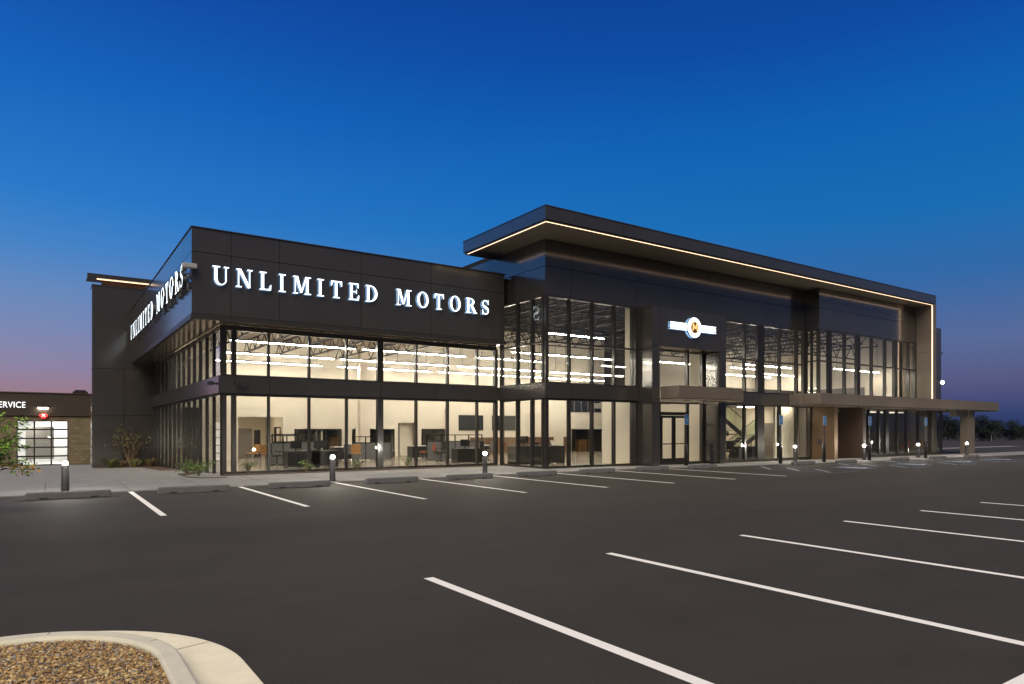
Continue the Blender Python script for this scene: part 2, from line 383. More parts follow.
mb = MB(); a = arc_pts(1.0); mb.face([(x, y, .085) for x, y in a]+[(-9, -3, .085)])
struct(mb.build('gravel_bed', mat('gravel_base', (.12, .08, .045), .95, noise=.4, nscale=60)), 'brown gravel bed filling the kerb island', 'gravel')
# gravel stones (stuff)
gmats = [mat('stone_'+n, c, .8) for n, c in (('tan', (.36, .235, .10)), ('brown', (.20, .115, .045)), ('cream', (.48, .37, .20)), ('dark', (.085, .065, .055)), ('grey', (.26, .24, .23)))]
mb = MB(); rg = random.Random(3)
def stone(x, y, z, r, mi):
    pts = []
    sx, sy, sz = r*rg.uniform(.7, 1.4), r*rg.uniform(.7, 1.3), r*rg.uniform(.45, .85); t = rg.uniform(0, 6.28)
    for (a, b, c) in ((1,0,0),(0,1,0),(-1,0,0),(0,-1,0),(0,0,1),(.5,.5,.7),(-.5,-.5,.7)):
        a *= sx*rg.uniform(.8, 1.2); b *= sy*rg.uniform(.8, 1.2); c *= sz
        pts.append((x+a*math.cos(t)-b*math.sin(t), y+a*math.sin(t)+b*math.cos(t), z+c))
    k = len(mb.v); mb.v += pts
    for f in ((0,1,5),(5,1,4),(1,2,4),(2,6,4),(2,3,6),(3,0,4),(6,3,4),(0,5,4)):
        mb.f.append(tuple(k+i for i in f)); mb.m.append(mi); mb.smooth.append(False)
cnt = 0
while cnt < 34000:
    x = rg.uniform(-1.6, .67); y = rg.uniform(3.6, 6.57)
    dx, dy = x-CX, (y-CYi)/1.07
    if dx > 0 and dy > 0 and math.hypot(dx, dy) > .99: continue
    px_ = (x*cs-y*sn)/(x*sn+y*cs)*F+512
    if px_ < -40: continue
    cnt += 1
    ed = max(0, 1-math.hypot(max(dx, 0), max(dy, 0)))
    stone(x, y, .085+rg.uniform(0, .022)+min(.02, ed*.05), rg.choice((.005, .007, .009, .011, .015))*rg.uniform(.8, 1.2), rg.choices(range(5), (5, 4, 2.5, 3, 1.5))[0])
g = mb.build('gravel', gmats); g['kind'] = 'stuff'; g['label'] = 'loose brown and tan gravel stones in the island'; g['category'] = 'gravel'

# ================================================================ BUILDING
B = thing('dealership_building', 'two storey dark metal and glass dealership with a flat overhanging roof edged in light', 'building', (0, 0, 0))
ZB0, ZB1, ZH, ZS, ZT = 3.16, 3.82, 7.65, 10.19, 10.8
G = .022
def faceY(mb, Y, xs, zs, t=.04, out=-1):
    """panels on a plane y=Y facing -Y between joints"""
    for a, b in zip(xs, xs[1:]):
        for c, d in zip(zs, zs[1:]): mb.box(a+G/2, b-G/2, Y, Y-out*t, c+G/2, d-G/2)
def faceX(mb, X, ys, zs, t=.04, out=-1):
    for a, b in zip(ys, ys[1:]):
        for c, d in zip(zs, zs[1:]): mb.box(X, X-out*t, a+G/2, b-G/2, c+G/2, d-G/2)
def backing(mb, *a): mb.box(*a, 1)
PB = [M['panel'], M['back']]

# --- left block fascia (front and side) with its soffit
mb = MB()
fx = [4.36, 5.70, 7.47, 10.78, 14.02, 17.9]
faceY(mb, 26.8, fx, [5.96, 8.2, 9.07]); backing(mb, 4.40, 17.9, 26.842, 27.1, 5.9, 9.05)
fy = [26.8, 28.5, 31.8, 35.1, 38.4, 41.7, 45.0, 46.98]
faceX(mb, 4.36, fy, [5.96, 8.2, 9.07]); backing(mb, 4.403, 4.7, 27.1, 46.98, 5.9, 9.05)
mb.build('fascia', PB, B)
mb = MB()   # lip at the bottom of the fascia, coping on top
mb.box(4.33, 18.0, 26.77, 26.92, 5.775, 5.955); mb.box(4.33, 4.48, 26.92, 46.98, 5.775, 5.955)
mb.box(4.33, 17.95, 26.76, 27.2, 9.072, 9.11); mb.box(4.33, 4.75, 27.2, 46.98, 9.072, 9.11)
mb.build('fascia_trim', M['panel2'], B)
mb = MB()
mb.box(4.48, 18.0, 26.92, 27.70, 5.79, 5.83); mb.box(4.48, 5.50, 27.70, 46.98, 5.79, 5.83)
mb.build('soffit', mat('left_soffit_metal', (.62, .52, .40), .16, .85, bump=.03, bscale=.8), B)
mb = MB(); mb.box(4.75, 18.2, 27.2, 52, 8.85, 9.0); mb.build('roof_deck', M['back'], B)

# --- tall block wall above windows (front Y=24, side X=18.2)
mb = MB()
tx = [18.2, 19.65, 23.8, 26.4, 29.1, 33.9, 37.78]
zs = [7.72, 9.0, 10.16]
faceY(mb, 24.0, tx, zs); backing(mb, 18.25, 37.78, 24.042, 24.3, 7.70, 10.16)
faceX(mb, 18.2, [24.0, 25.7, 27.75, 31.5, 35.5, 40.0], zs); backing(mb, 18.243, 18.5, 24.3, 40, 7.70, 10.16)
# right block
rx_ = [37.78, 41.0, 44.3, 47.4, 49.4]
faceY(mb, 23.06, rx_, zs); backing(mb, 37.83, 49.4, 23.102, 23.4, 7.70, 10.16)
faceX(mb, 37.78, [23.06, 24.0], zs); backing(mb, 37.823, 38.1, 23.4, 24.0, 7.70, 10.16)
# rear right block beyond the wing wall
faceY(mb, 24.05, [49.85, 55.4], [3.82, 6.6, 9.35]); backing(mb, 49.85, 55.35, 24.092, 30, 3.3, 9.30)
# portal (projects one metre)
faceY(mb, 23.0, [23.8, 24.33], [.05, 3.0, 5.78, 7.66]); faceY(mb, 23.0, [28.73, 29.2], [.05, 3.0, 5.78, 7.66])
faceY(mb, 23.0, [24.33, 28.73], [5.78, 7.66])
faceX(mb, 23.8, [23.0, 24.0], [.05, 3.0, 5.64, 7.66])
faceX(mb, 28.69, [23.04, 24.0], [.05, 2.0, 3.2]); faceX(mb, 28.69, [23.04, 24.0], [3.82, 5.75])
backing(mb, 23.843, 24.30, 23.042, 24.1, .04, 7.64); backing(mb, 28.735, 29.16, 23.042, 24.1, .04, 7.64); backing(mb, 24.30, 28.735, 23.042, 24.0, 5.84, 7.64)
mb.box(23.8, 29.2, 23.0, 24.0, 7.66, 7.70)
mb.build('wall_panels', PB, B)
mb = MB()
mb.box(24.34, 28.69, 23.05, 24.0, 5.785, 5.835)
mb.build('portal_soffit', mat('portal_soffit_metal', (.30, .25, .19), .25, .35), B)

# --- roof canopy
mb = MB()
XR = 49.8
cx_ = [16.64, 20.9, 25.0, 29.2, 33.4, 37.6, 41.8, 46.0, XR]
faceY(mb, 21.94, cx_, [10.26, 10.8]); backing(mb, 16.68, XR, 21.983, 22.2, 10.25, 10.77)
faceX(mb, 16.64, [21.94, 24.3, 26.6, 28.5], [10.26, 10.8]); backing(mb, 16.683, 16.9, 22.2, 28.45, 10.25, 10.77)
mb.box(16.62, XR+.02, 21.92, 28.5, 10.80, 10.84, 0)
rc = mb.build('roof_canopy', PB, B)
mb = MB(); mb.box(16.70, XR-.01, 22.0, 28.45, 10.19, 10.245); mb.build('roof_soffit', M['soffit'], B)
mb = MB(); mb.box(18.5, 55, 28.5, 52, 10.3, 10.5); mb.build('roof_deck', M['back'], B)
# LED strip along the lower edge, and down the wing wall
mb = MB(); mb.box(16.72, 49.42, 22.005, 22.025, 10.17, 10.188); mb.box(16.71, 16.73, 22.05, 28.2, 10.17, 10.188); mb.build('led_strip', M['led'], B)
# wing wall at right end
mb = MB(); faceX(mb, 49.42, [21.98, 23.05], [3.84, 7.0, 10.18]); mb.box(49.46, 49.82, 21.94, 24.0, 3.84, 10.24)
mb.build('wing_wall', M['canopy'], B)
mb = MB(); mb.box(49.375, 49.415, 21.985, 22.025, 3.86, 10.145); mb.build('led_strip', M['led'], B)

# --- lower right canopy
mb = MB()
faceY(mb, 21.95, [36.1, 40.6, 44.4, 48.4, 52.3, 56.1, 59.9], [3.20, 3.86]); backing(mb, 36.15, 59.86, 21.993, 22.3, 3.19, 3.82)
faceX(mb, 36.1, [21.95, 23.0, 23.98], [3.20, 3.86]); backing(mb, 36.143, 36.5, 22.3, 23.98, 3.19, 3.82)
faceY(mb, 26.5, [54.3, 59.9], [3.20, 3.86]); mb.box(36.3, 59.9, 22.2, 23.98, 3.70, 3.84, 0); mb.box(54.3, 59.9, 23.98, 26.5, 3.70, 3.84, 0); mb.box(59.86, 59.9, 22.0, 26.5, 3.2, 3.82, 0)
mb.build('entry_canopy', [M['canopy'], M['back']], B)
mb = MB(); mb.box(36.16, 59.85, 22.0, 23.98, 3.15, 3.185); mb.box(54.3, 59.85, 23.98, 26.45, 3.15, 3.185); mb.build('canopy_soffit', M['canopy'], B)
# --- portal canopy
mb = MB()
faceY(mb, 21.8, [24.33, 27.4, 29.05], [3.24, 3.84]); faceX(mb, 24.33, [21.8, 22.98], [3.24, 3.84])
backing(mb, 24.375, 29.0, 21.843, 22.98, 3.23, 3.80); mb.box(24.36, 29.02, 21.83, 22.98, 3.80, 3.825, 0)
mb.build('portal_canopy', [M['canopy'], M['back']], B)
mb = MB(); mb.box(24.35, 29.03, 21.82, 22.98, 3.18, 3.225); mb.build('canopy_soffit', mat('pale_soffit', (.30, .25, .19), .3, .3), B)
# --- canopy piers and far column
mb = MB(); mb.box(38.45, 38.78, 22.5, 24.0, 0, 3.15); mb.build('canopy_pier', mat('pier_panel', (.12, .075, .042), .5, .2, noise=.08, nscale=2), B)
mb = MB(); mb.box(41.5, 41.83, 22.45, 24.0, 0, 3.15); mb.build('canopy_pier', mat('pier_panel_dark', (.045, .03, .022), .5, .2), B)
mb = MB(); mb.box(56.2, 57.0, 22.45, 23.1, -.05, 3.15); mb.build('canopy_column', M['canopy'], B)
mb = MB(); mb.box(54.2, 56.2, 22.6, 22.95, 2.72, 3.15); mb.build('canopy_beam', M['canopy'], B)

# --- dark tower wall at the left rear with its own canopy
mb = MB()
faceY(mb, 47.0, [2.28, 3.95, 5.9], [-.7, 2.63, 5.39]); faceY(mb, 47.0, [2.28, 5.9], [5.39, 10.25]); backing(mb, 2.33, 7.5, 47.042, 48.6, -.8, 10.22)
faceX(mb, 2.28, [47.0, 48.6], [-.7, 2.63, 5.39, 10.25]); mb.box(2.26, 7.5, 46.98, 48.6, 10.25, 10.33)
mb.build('tower_wall', PB, B)
mb = MB(); mb.box(2.17, 9, 50.0, 51.6, 11.29, 11.55); mb.build('rear_roof_canopy', M['panel'], B)
mb = MB(); mb.box(3.0, 9, 50.8, 51.5, 10.3, 11.29); mb.build('rear_parapet', mat('led_lit_parapet', (.30, .16, .12), .6), B)  # reddish base colour carries the LED glow on this parapet
mb = MB(); mb.box(2.7, 8.6, 50.32, 50.36, 11.25, 11.285); mb.build('led_strip', M['led'], B)

# --- curtain walls
def curtain_y(Y, xs, zs, widths=None, mw=.07, dep=.16, name='curtain_wall', head=.06, pane=True, parent=B):
    """frame on plane y=Y facing -Y. xs mullion centres, zs rail levels"""
    mb = MB(); z0, z1 = zs[0], zs[-1]
    ws = widths or [mw]*len(xs)
    for x, w in zip(xs, ws): mb.box(x-w/2, x+w/2, Y-.035, Y+dep, z0, z1)
    for a, wa, b, wb in zip(xs, ws, xs[1:], ws[1:]):
        for i, z in enumerate(zs):
            h = head if i in (0, len(zs)-1) else .075
            lo, hi = (z, z+h) if i == 0 else ((z-h, z) if i == len(zs)-1 else (z-h/2, z+h/2))
            mb.box(a+wa/2, b-wb/2, Y-.02, Y+dep*.9, lo, hi)
    o = mb.build(name, M['mull'], parent)
    if pane:
        for a, wa, b, wb in zip(xs, ws, xs[1:], ws[1:]):
            p = MB(); p.box(a+wa/2-.004, b-wb/2+.004, Y+.02, Y+.026, z0+.02, z1-.02); p.build('glass_pane', M['glass'], o)
    return o
def curtain_x(X, ys, zs, mw=.07, dep=.16, out=.035, name='curtain_wall', head=.06):
    mb = MB(); z0, z1 = zs[0], zs[-1]
    for y in ys: mb.box(X-out, X+dep, y-mw/2, y+mw/2, z0, z1)
    for a, b in zip(ys, ys[1:]):
        for i, z in enumerate(zs):
            h = head if i in (0, len(zs)-1) else .075
            lo, hi = (z, z+h) if i == 0 else ((z-h, z) if i == len(zs)-1 else (z-h/2, z+h/2))
            mb.box(X-.02, X+dep*.9, a+mw/2, b-mw/2, lo, hi)
    o = mb.build(name, M['mull'], B)
    for a, b in zip(ys, ys[1:]):
        p = MB(); p.box(X+.02, X+.026, a+mw/2-.004, b-mw/2+.004, z0+.02, z1-.02); p.build('glass_pane', M['glass'], o)
    return o
# left block front
lx = [5.66, 6.02, 7.33, 8.95, 10.55, 12.06, 13.81, 15.42, 17.02, 18.08]
lw = [.17, .17, .08, .08, .08, .27, .08, .08, .08, .16]
curtain_y(27.8, lx, [.06, ZB0], lw, head=.09); curtain_y(27.8, lx, [ZB1, 5.66], lw, head=.07)
mb = MB(); mb.box(5.58, 18.1, 27.78, 27.98, 5.66, 5.79); mb.build('head_beam', M['mull'], B)
sy = [27.92+i*1.455 for i in range(14)]
sy[-1] = 46.9
curtain_x(5.58, sy, [-.3, ZB0], mw=.07, out=.04, dep=.09); curtain_x(5.58, sy, [ZB1, 5.66, 5.79], mw=.07, out=.04, dep=.09)
mb = MB(); mb.box(5.50, 5.76, 27.78, 46.95, -.9, -.3); mb.build('sill_wall', M['panel2'], B)
# band at second floor
mb = MB()
faceY(mb, 27.68, [5.44, 7.33, 12.03, 14.7, 18.14], [ZB0, ZB1]); faceX(mb, 5.44, [27.68, 30.7, 33.8, 36.8, 40, 43, 46.98], [ZB0, ZB1])
backing(mb, 5.49, 18.14, 27.723, 28.0, ZB0+.004, ZB1-.004); backing(mb, 5.483, 5.8, 28.0, 46.98, ZB0+.004, ZB1-.004)
mb.build('floor_band', PB, B); mb = MB()
faceY(mb, 23.88, [18.1, 19.6, 23.78], [ZB0, ZB1]); faceX(mb, 18.1, [23.88, 25.7, 27.68], [ZB0, ZB1])
backing(mb, 18.15, 23.78, 23.923, 24.2, ZB0+.004, ZB1-.004); backing(mb, 18.143, 18.4, 24.2, 27.68, ZB0+.004, ZB1-.004)
mb.build('floor_band', PB, B); mb = MB()
faceY(mb, 23.88, [29.22, 33.2, 36.08], [ZB0, ZB1]); backing(mb, 29.22, 38.0, 23.923, 24.2, ZB0+.004, ZB1-.004)
mb.build('floor_band', PB, B)
# bay
bx = [18.28, 19.57, 20.94, 22.31, 23.49, 23.74]; bw = [.16, .1, .1, .1, .06, .12]
curtain_y(24.0, bx, [.06, ZB0], bw, head=.08); curtain_y(24.0, bx, [ZB1, 5.66, 7.72], bw, head=.07)
by = [24.2, 25.05, 26.2, 27.55]
curtain_x(18.2, by, [.06, ZB0], mw=.12); curtain_x(18.2, by, [ZB1, 5.66, 7.72], mw=.12)
# portal glazing
curtain_y(24.02, [24.36, 27.45, 28.6], [3.82, 5.78], [.06, .12, .12]); curtain_y(24.02, [27.49, 28.6], [.06, ZB0], [.06, .12]); curtain_y(24.02, [24.36, 25.31], [.06, ZB0], [.06, .06])
# doors
dr = MB(); 
for a, b in ((25.35, 25.43), (27.36, 27.45)): dr.box(a, b, 23.99, 24.1, .03, 3.16)
dr.box(25.43, 27.36, 23.99, 24.1, 2.5, 2.66); dr.box(25.43, 27.36, 23.99, 24.1, 3.08, 3.16)
df = dr.build('door_frame', M['mull'], B)
p = MB(); p.box(25.42, 27.37, 24.03, 24.036, 2.65, 3.09); p.build('glass_pane', M['glass'], df)
for a, b in ((25.45, 26.385), (26.405, 27.34)):
    d_ = MB(); d_.box(a, a+.12, 24.0, 24.05, .05, 2.48); d_.box(b-.12, b, 24.0, 24.05, .05, 2.48); d_.box(a+.12, b-.12, 24.0, 24.05, .05, .32); d_.box(a+.12, b-.12, 24.0, 24.05, 2.36, 2.48)
    q = d_.build('door', M['mull'], B)
    p = MB(); p.box(a+.11, b-.11, 24.02, 24.026, .3, 2.38); p.build('glass_pane', M['glass'], q)
    p = MB(); p.box(a+.08, b-.08, 23.94, 23.97, 1.02, 1.07); p.box(a+.1, a+.13, 23.97, 24.0, 1.03, 1.06); p.box(b-.13, b-.1, 23.97, 24.0, 1.03, 1.06); p.build('handle', M['black'], q)
# right front windows
gx = [29.28, 30.36, 32.1, 33.5, 35.33, 37.0, 37.7]; gw = [.12, .16, .1, .62, .1, .14, .1]
curtain_y(24.0, gx, [ZB1, 5.66, 7.72], gw, head=.07)
gx2 = [29.28, 30.36, 32.1, 33.5, 35.33, 37.0, 38.38]; curtain_y(24.0, gx2, [.06, ZB0], [.12, .16, .1, .62, .16, .14, .12])
# right upper box
ux = [37.84, 38.95, 40.6, 42.1, 43.75, 45.4, 46.7, 48.45, 49.36]; uw = [.1, .3, .1, .36, .1, .1, .3, .1, .1]
curtain_y(23.08, ux, [3.87, 5.86, 7.72], uw, head=.07)
curtain_x(37.8, [23.2, 23.6, 23.94], [3.87, 5.86, 7.72], mw=.08)
# lower right glazing and recess
hx = [41.9, 43.7, 45.1, 46.4, 47.4, 48.8, 50.1, 51.8, 53.6, 55.3]; hw = [.08, .36, .12, .16, .4, .12, .14, .12, .3, .2]
curtain_y(24.0, hx, [.06, ZB0], hw)
mb = MB(); faceY(mb, 24.0, [39.6, 41.5], [.03, 3.14]); mb.box(38.8, 41.5, 24.06, 24.3, .02, 3.15)
mb.build('recess_wall', [mat('recess_panel', (.035, .022, .018), .5)], B)
mb = MB(); mb.box(38.85, 39.55, 24.0, 24.055, .05, 2.6); mb.build('recess_door', M['black'], B)
mb = MB(); mb.box(38.436, 38.449, 23.35, 23.6, .85, 1.2); mb.build('wall_vent', M['post'], B)

# --- interior shell
BW = 41.0
mb = MB(); mb.box(5.62, 49.4, 28.0, 46.9, -.6, .045); mb.box(18.25, 55.3, 24.16, 28.0, -.6, .045); mb.build('floor_slab', M['floor'], B)
# back wall of the hall with openings
def holes_wall(Y, x0, x1, z0, z1, holes, t=.15):
    """boxes around rectangular holes (sorted by x)"""
    mb = MB(); x = x0
    for (a, b, c, d) in sorted(holes):
        if a > x: mb.box(x, a, Y, Y+t, z0, z1)
        if c > z0: mb.box(a, b, Y, Y+t, z0, c)
        if d < z1: mb.box(a, b, Y, Y+t, d, z1)
        x = b
    if x < x1: mb.box(x, x1, Y, Y+t, z0, z1)
    return mb
def PX(a, b, zt=1.82, zb=.045): return (wx(a, BW), wx(b, BW), zb, zt)
hl = [PX(238, 283, wz(260, 417, BW)), PX(295, 341), PX(352, 356), PX(370, 377), PX(383.5, 394), PX(398, 415, wz(406, 423, BW)), PX(422, 445), PX(555, 563), PX(572, 603)]
mb = holes_wall(BW, 7.2, 37.0, .045, 8.9, hl); mb.build('back_wall', M['inwall'], B)
# office rooms behind the openings
def room(a, b, mwall, depth=3.0, zt=3.0, lit=False):
    x0, x1 = wx(a, BW)-.25, wx(b, BW)+.25
    mb = MB(); mb.box(x0-.1, x0, BW+.16, BW+depth, .045, zt); mb.box(x1, x1+.1, BW+.16, BW+depth, .045, zt); mb.box(x0-.1, x1+.1, BW+depth, BW+depth+.1, .045, zt); mb.box(x0-.1, x1+.1, BW+.16, BW+depth, zt, zt+.1)
    mb.build('office_room', mwall, B)
for a, b, m_, dp in ((238, 283, M['inwall'], 5), (295, 318, M['inwall'], 2.2), (322, 341, M['inwall2'], 3), (350, 396, M['inwall2'], 3), (400, 413, M['inwall'], .5), (421, 447, M['inwall2'], 3), (553, 565, M['inwall2'], 3), (572, 604, M['inwall2'], 3.5)): room(a, b, m_, dp)
# frames of the office fronts
for (a, b, nm) in ((295, 341, 3), (383.5, 394, 1), (422, 445, 2), (572, 603, 2)):
    mb = MB(); x0, x1, z0, z1 = PX(a, b); xs_ = [x0+(x1-x0)*k/nm for k in range(nm+1)]
    for x in xs_: mb.box(x-.035, x+.035, BW-.03, BW+.04, z0, z1)
    for c, d in zip(xs_, xs_[1:]): mb.box(c+.035, d-.035, BW-.03, BW+.04, z1-.07, z1); 
    o = mb.build('office_front', M['mull'], B)
    for c, d in zip(xs_, xs_[1:]):
        p = MB(); p.box(c+.03, d-.03, BW+.0, BW+.006, z0, z1-.06); p.build('glass_pane', M['glass'], o)
# upper interior window
x0, x1 = wx(567, BW), wx(600.5, BW); z0, z1 = wz(584, 412, BW), wz(584, 399, BW)
mb = MB(); mb.box(x0, x1, BW-.04, BW-.005, z0, z1, 1)
for k in range(6):
    x = x0+(x1-x0)*k/5; mb.box(x-.03, x+.03, BW-.07, BW-.042, z0, z1)
mb.build('interior_window', [M['greyf'], M['screen']], B)
# wainscot and shadow line in the lounge part
mb = MB(); mb.box(wx(470, BW-.3), wx(553.5, BW-.3), BW-.34, BW-.3, .045, wz(500, 437.3, BW-.3)); mb.box(wx(563.5, BW-.3), wx(571, BW-.3), BW-.34, BW-.3, .045, wz(500, 437.3, BW-.3)); mb.build('wainscot', M['wood'], B)
mb = MB(); mb.box(wx(447, BW-.3), wx(571, BW-.3), BW-.3, BW-.002, .045, wz(500, 410, BW-.3)); mb.build('lounge_wall', M['inwall'], B)
# hall column and the bright wing by the left rear
mb = MB(); mb.box(wx(360.5, 39), wx(368.5, 39), 39, 39.5, .045, 8.9); mb.build('hall_column', mat('white_column', (.80, .72, .6), .7), B)
# lower ceilinged passage at the left
xa, xb = 7.2, wx(283, BW-3)
mb = MB(); mb.box(xa-1.4, 11.2, BW-.02, BW+.13, 3.0, 8.9); mb.box(5.8, 7.2, 46.6, 46.75, -.3, 8.8); mb.build('passage_wall', M['inwall'], B)
mb = MB(); mb.box(wx(237, 43), wx(252, 43), 43, 43.12, .045, 1.85); mb.build('passage_screen_wall', M['inwall2'], B)
mb = MB(); mb.box(wx(254, 44.5), wx(260, 44.5), 44.4, 44.5, .045, 1.75); mb.build('passage_door', M['black'], B)
mb = MB(); mb.box(wx(274, 42.5), wx(276, 42.5), 42.4, 42.5, .045, 1.85); mb.box(wx(279.5, 42.5), wx(281, 42.5), 42.4, 42.5, .045, 1.85); mb.box(wx(274, 42.5), wx(281, 42.5), 42.4, 42.5, 1.851, 1.93); mb.build('passage_frame', M['black'], B)
# side partition beside the bay, and portal partitions
mb = MB(); mb.box(23.86, 23.98, 24.2, 26.6, .045, 3.5); mb.box(23.86, 23.98, 24.2, 24.9, 3.5, 8.6)
mb.box(26.4, 29.0, 29.0, 29.12, .045, 3.6)
mb.box(28.95, 29.05, 24.3, 25.2, 3.6, 7.8); mb.box(28.95, 29.05, 24.3, 29.0, .045, 3.2); mb.build('partition_wall', M['inwall'], B)
# right part: floor of upper storey + walls
mb = MB(); mb.box(29.1, 49.3, 24.25, 29.6, 3.25, 3.60); mb.box(31.5, 49.3, 29.6, 36, 3.25, 3.60); mb.build('upper_floor', M['inwall2'], B)
mb = MB(); mb.box(36.0, 38.4, 24.8, 24.92, .045, 3.25); mb.box(29.1, 38.4, 29.5, 29.65, .045, 3.25); mb.box(38.42, 38.48, 24.95, 29.5, .045, 3.25)
mb.box(36.6, 54.0, 36.0, 36.15, 3.6, 9.6); mb.box(49.25, 49.38, 24.2, 36, 3.6, 9.6)
mb.build('inner_wall', M['inwall'], B)
mb = MB(); mb.box(36, 49.1, 31.0, 31.1, 3.61, 4.75); mb.box(49.05, 49.2, 26.5, 31, 3.61, 4.85); mb.build('upper_low_wall', M['inwall2'], B)
mb = MB(); mb.box(38.5, 55.2, 31.0, 31.15, .045, 3.2); mb.box(38.5, 38.62, 24.35, 31, .045, 3.2); mb.box(38.5, 55.2, 24.3, 31, 3.1, 3.2); mb.build('lounge_inner_wall', M['inwall2'], B)
mb = MB(); mb.box(55.22, 55.3, 24.3, 31, .045, 3.2); mb.build('lounge_end_wall', M['inwall2'], B)
# ceilings
mb = MB(); mb.box(5.8, 18.2, 28.0, 52, 6.82, 6.9); mb.build('ceiling', M['ceil'], B)
mb = MB(); mb.box(18.3, 49.3, 24.3, 46, 9.5, 9.6); mb.build('ceiling', M['deck'], B)
mb = MB(); mb.box(18.2, 18.32, 28.0, 46, 7.9, 9.5); mb.box(18.3, 49.3, 24.3, 24.4, 7.9, 9.5); mb.build('ceiling_bulkhead', M['deck'], B)
# ribs of the deck
mb = MB()
for k in range(36): y = 24.6+k*.45; mb.box(18.4, 49.2, y, y+.12, 9.40, 9.5)
mb.build('deck_ribs', M['steel'], B)
# trusses (bar joists)
def truss(p, q, h, n):
    p, q = Vector(p), Vector(q); m_ = MB(); up = Vector((0, 0, h))
    m_.bar(p, q, .07); m_.bar(p+up, q+up, .07)
    for i in range(n):
        a = p.lerp(q, i/n); b = p.lerp(q, (i+.5)/n)+up; c = p.lerp(q, (i+1)/n)
        m_.bar(a, b, .04); m_.bar(b, c, .04)
    return m_
tp = []
for x in (7.6, 9.4, 11.2, 13.0, 14.8, 16.6): tp.append(((x, 28.4, 6.15), (x, 40.9, 6.15), .6, 10))
for y in (29.2,): tp.append(((5.9, y, 5.95), (18.0, y, 5.95), .75, 9))
for x in (19.2, 21.2, 23.2, 25.2, 27.2, 29.2, 31.2, 33.2, 35.2, 37.2, 39.2, 41.2, 43.2, 45.2, 47.2): tp.append(((x, 24.5, 7.5), (x, 40.5 if x < 29 else 35.9, 7.5), .8, 12 if x < 29 else 8))
for y in (27.0, 33.0): tp.append(((18.5, y, 6.9), (48.9, y, 6.9), .9, 24))
for t in tp: truss(*t).build('roof_truss', M['steel'], B)

# --- roof deck / enclosing rear walls so that no sky light leaks inside
mb = MB(); mb.box(5.6, 55.5, 52.0, 52.2, -1, 10.4); mb.box(55.36, 55.5, 30.1, 52.0, -.5, 9.3); mb.box(37.0, 37.15, 36.2, 52, 0, 10)
mb.build('rear_wall', M['panel2'], B)

